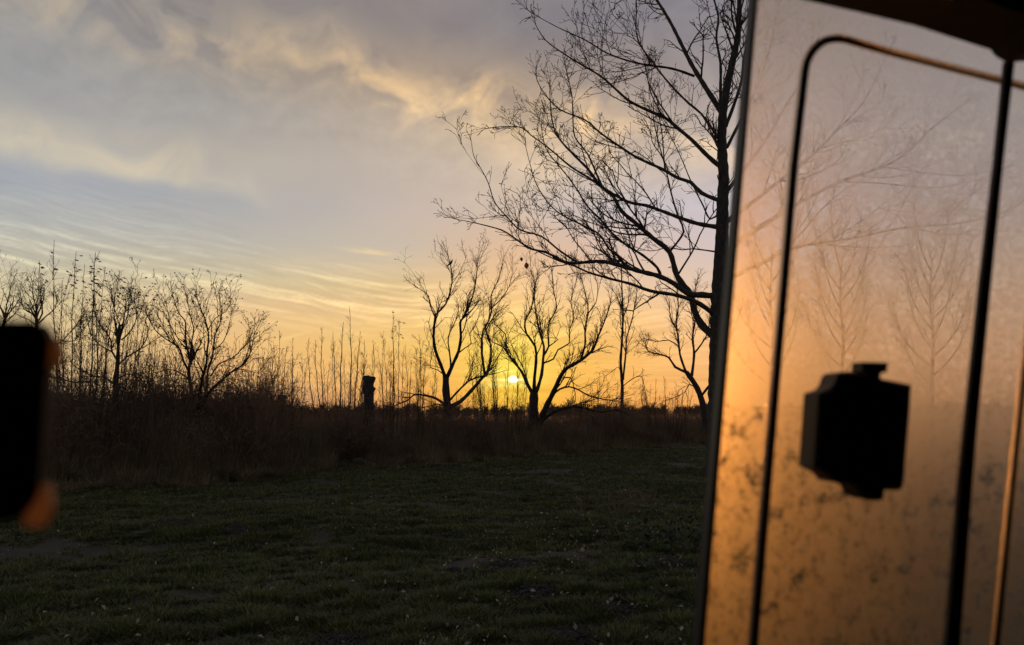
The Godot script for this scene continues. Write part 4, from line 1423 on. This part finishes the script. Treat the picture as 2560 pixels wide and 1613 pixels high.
func van() -> void:
	var psi := deg_to_rad(6.0)
	var roll := deg_to_rad(8.5)
	var x := Vector3(cos(psi), 0, -sin(psi))
	var n := Vector3(sin(psi), 0, cos(psi))
	var u := x * cos(roll) - Vector3.UP * sin(roll)
	var v := x * sin(roll) + Vector3.UP * cos(roll)
	wall = Transform3D(Basis(u, v, n), spot(2140, 1080, 0.45))
	var o := thing("camper_van", "dark interior of a camper van framing the view, its fogged window half open", "van")
	o.transform = wall
	# the fogged pane
	var win := Node3D.new()
	win.name = "sliding_window"
	o.add_child(win)
	tag(win, "fogged sliding window pane with a rounded inner rim and black latch")
	var tl := on_wall(1886, -20)
	var bl := on_wall(1738, 1700)
	var up := (tl - bl).normalized()
	tl += up * 0.06
	var wide := 0.62
	var poly := PackedVector2Array([bl, tl, tl + Vector2(wide, -0.02), bl + Vector2(wide, -0.02)])
	var b := Buf.new()
	prism(b, poly, -0.006, -0.003)
	var acrylic := StandardMaterial3D.new()
	acrylic.transparency = BaseMaterial3D.TRANSPARENCY_ALPHA
	acrylic.albedo_color = Color(0.9, 0.9, 0.9, 0.04)
	acrylic.roughness = 0.03
	put(b, "pane", acrylic, win)
	b = Buf.new()
	for k in 4:
		b.v.append(Vector3(poly[k].x, poly[k].y, 0.0))
		b.n.append(Vector3.BACK)
		b.uv.append([Vector2(0, 1), Vector2(0, 0), Vector2(1, 0), Vector2(1, 1)][k])
	b.i.append_array([0, 1, 2, 0, 2, 3])
	var fog := StandardMaterial3D.new()
	fog.transparency = BaseMaterial3D.TRANSPARENCY_ALPHA_SCISSOR
	fog.alpha_scissor_threshold = 0.5
	fog.albedo_texture = condensation()
	fog.albedo_color = Color(0.88, 0.88, 0.88, 0.0)
	fog.refraction_enabled = true
	fog.refraction_scale = 0.033
	fog.roughness = 0.5
	tag(put(b, "condensation", fog, win), "fine dew and runs of condensation on the pane")
	# dark edge of the pane
	b = Buf.new()
	var e0 := on_wall(1893, -20) + up * 0.06
	var e1 := on_wall(1751, 1700)
	prism(b, PackedVector2Array([bl + Vector2(-0.0005, 0), tl + Vector2(-0.0005, 0), e0, e1]), -0.008, 0.003, 0.001)
	put(b, "edge_seal", M.rubber, win)
	# rounded inner rim
	var rim := seen([1862, 1720, 1972, 420, 1999, 188, 2003, 168, 2012, 148, 2022, 133, 2036, 119, 2052, 109, 2069, 104, 2086, 102, 2103, 104, 2220, 138, 2388, 181, 2513, 212, 2570, 228, 2592, 238, 2606, 252, 2614, 270, 2616, 290, 2612, 330, 2475, 1640, 2467, 1720])
	var pts := PackedVector3Array()
	var radii := PackedFloat32Array()
	for p in rim:
		pts.append(Vector3(p.x, p.y, 0.0035))
		radii.append(0.0024)
	b = Buf.new()
	b.tube(pts, radii, 10)
	var bead := plain(Color(0.9, 0.78, 0.64), 0.14, {"refraction_enabled": true, "refraction_scale": 0.049})
	bead.albedo_color.a = 0.0
	put(b, "inner_rim", bead, win)
	# dark gasket laid along the rim: over it on the left, under it along the top, inside it on the right
	var gp := PackedVector3Array()
	var gr := PackedFloat32Array()
	var span := rim[20].x - rim[0].x
	for k in rim.size():
		var t := clampf((rim[k].x - rim[1].x) / span, 0.0, 1.0)
		var topness := clampf((k - 4) / 5.0, 0.0, 1.0) * clampf((19 - k) / 3.0, 0.0, 1.0)
		gp.append(Vector3(rim[k].x + lerpf(0.0004, -0.002, t), rim[k].y - 0.0024 * topness, 0.0066))
		gr.append(lerpf(0.0024, 0.0012, clampf(t * 2.2, 0.0, 1.0)) + (0.0006 if k > 19 else 0.0))
	b = Buf.new()
	b.tube(gp, gr, 8)
	put(b, "rim_gasket", M.rubber, win)
	# the latch
	b = Buf.new()
	prism(b, seen([2012, 984, 2044, 974, 2056, 962, 2065, 940, 2074, 933, 2100, 931, 2146, 937, 2155, 942, 2165, 944, 2284, 962, 2278, 1040, 2268, 1130, 2262, 1200, 2256, 1222, 2240, 1226, 2208, 1224, 2202, 1226, 2199, 1247, 2180, 1250, 2160, 1249, 2138, 1242, 2128, 1230, 2118, 1214, 2096, 1206, 2076, 1205, 2054, 1198, 2036, 1182, 1997, 1164], 0.02, 0.001), 0.001, 0.02, 0.002)
	var latch := put(b, "latch", M.black, win)
	tag(latch, "black window latch with a small knob on top")
	b = Buf.new()
	prism(b, seen([2175, 945, 2173, 940, 2176, 928, 2163, 926, 2164, 904, 2228, 906, 2226, 930, 2212, 931, 2209, 938, 2211, 952], 0.02), 0.006, 0.018, 0.001)
	put(b, "knob", M.black, latch)
	# the stay that runs down the window
	b = Buf.new()
	prism(b, seen([2519, 150, 2541, 152, 2513, 400, 2483, 700, 2445, 1090, 2398, 1700, 2362, 1700, 2405, 1200, 2458, 700, 2494, 400], 0.03), 0.026, 0.03, 0.001)
	tag(put(b, "window_stay", M.black, o), "narrow black bar running down in front of the fogged pane")
	# wall round the window, with the black trim along its head
	var head := seen([-1100, -728, 2012, 0, 2153, 32, 2288, 64, 2456, 118, 2476, 124, 2489, 141, 2519, 158, 2557, 153, 2700, 186, 3300, 326], 0.012)
	var top := head.duplicate()
	top.append(head[-1] + Vector2(0.9, 0.02))
	top.append(Vector2(head[-1].x + 0.9, head[1].y + 0.55))
	top.append(Vector2(head[0].x - 0.9, head[1].y + 0.55))
	top.append(head[0] + Vector2(-0.9, 0.1))
	b = Buf.new()
	prism(b, top, 0.012, 0.05, 0.002)
	tag(put(b, "window_head", M.soot, o), "black trim along the head of the window")
	var lo := bl.y - 0.13
	var left := head[0].x
	var right := tl.x + wide - 0.02
	var roof := head[1].y + 0.55
	for q in [["wall_below", Vector3(left - 0.9, lo - 0.8, -0.03), Vector3(right + 0.9, lo, 0.05)], ["wall_left", Vector3(left - 0.9, lo + 0.002, -0.03), Vector3(left, head[0].y + 0.08, 0.048)], ["wall_right", Vector3(right, lo + 0.002, -0.03), Vector3(right + 0.9, head[-1].y + 0.05, 0.01)],
		["ceiling", Vector3(left - 0.9, roof - 0.002, -0.03), Vector3(right + 0.9, roof + 0.04, 1.9)], ["cabin_floor", Vector3(left - 0.9, lo - 0.85, -0.03), Vector3(right + 0.9, lo - 0.802, 1.9)],
		["rear_wall", Vector3(left - 0.9, lo - 0.8, 1.86), Vector3(right + 0.9, roof - 0.004, 1.9)], ["partition", Vector3(left - 0.94, lo - 0.85, -0.03), Vector3(left - 0.902, roof, 1.9)], ["partition", Vector3(right + 0.902, lo - 0.85, -0.03), Vector3(right + 0.94, roof, 1.9)]]:
		b = Buf.new()
		box(b, q[1], q[2])
		put(b, q[0], M.lining, o)
	# black catch close to the lens on the left, on a post of the cabin
	var near := 0.17
	var r_edge := spot(128, 1050, near)
	var y_top := spot(60, 803, near).y
	var y_low := spot(60, 1303, near).y
	b = Buf.new()
	var outline := PackedVector2Array([Vector2(r_edge.x - 0.06, y_low), Vector2(r_edge.x - 0.06, y_top)])
	for k in 7:
		var a := PI / 2 - k * PI / 12
		outline.append(Vector2(r_edge.x - 0.005 + 0.005 * cos(a), y_top - 0.005 + 0.005 * sin(a)))
	for k in 7:
		var a := -k * PI / 12
		outline.append(Vector2(r_edge.x - 0.008 + 0.008 * cos(a), y_low + 0.008 + 0.008 * sin(a)))
	prism(b, outline, -near, -near + 0.003)
	var inv := wall.affine_inverse()
	var cat := put(b, "window_catch", M.black, o)
	cat.transform = inv
	tag(cat, "black rounded catch, out of focus at the left border")
	var amber := plain(Color(0.27, 0.22, 0.165), 0.4, {"backlight_enabled": true, "backlight": Color(0.9, 0.8, 0.7)})
	for q in [[y_top - 0.011, y_top - 0.004], [y_low - 0.001, y_low + 0.008]]:
		var c := Buf.new()
		prism(c, PackedVector2Array([Vector2(r_edge.x - 0.003, q[0]), Vector2(r_edge.x - 0.003, q[1]), Vector2(r_edge.x + 0.0015, q[1]), Vector2(r_edge.x + 0.0025, (q[0] + q[1]) * 0.5), Vector2(r_edge.x + 0.001, q[0])]), -near + 0.0005, -near + 0.0025)
		put(c, "corner_cap", amber, cat)
	b = Buf.new()
	box(b, Vector3(r_edge.x - 0.12, y_low - 0.5, -near - 0.03), Vector3(r_edge.x - 0.052, y_top + 0.3, -near + 0.01), 0.004)
	var post := put(b, "window_post", M.trim, o)
	post.transform = inv
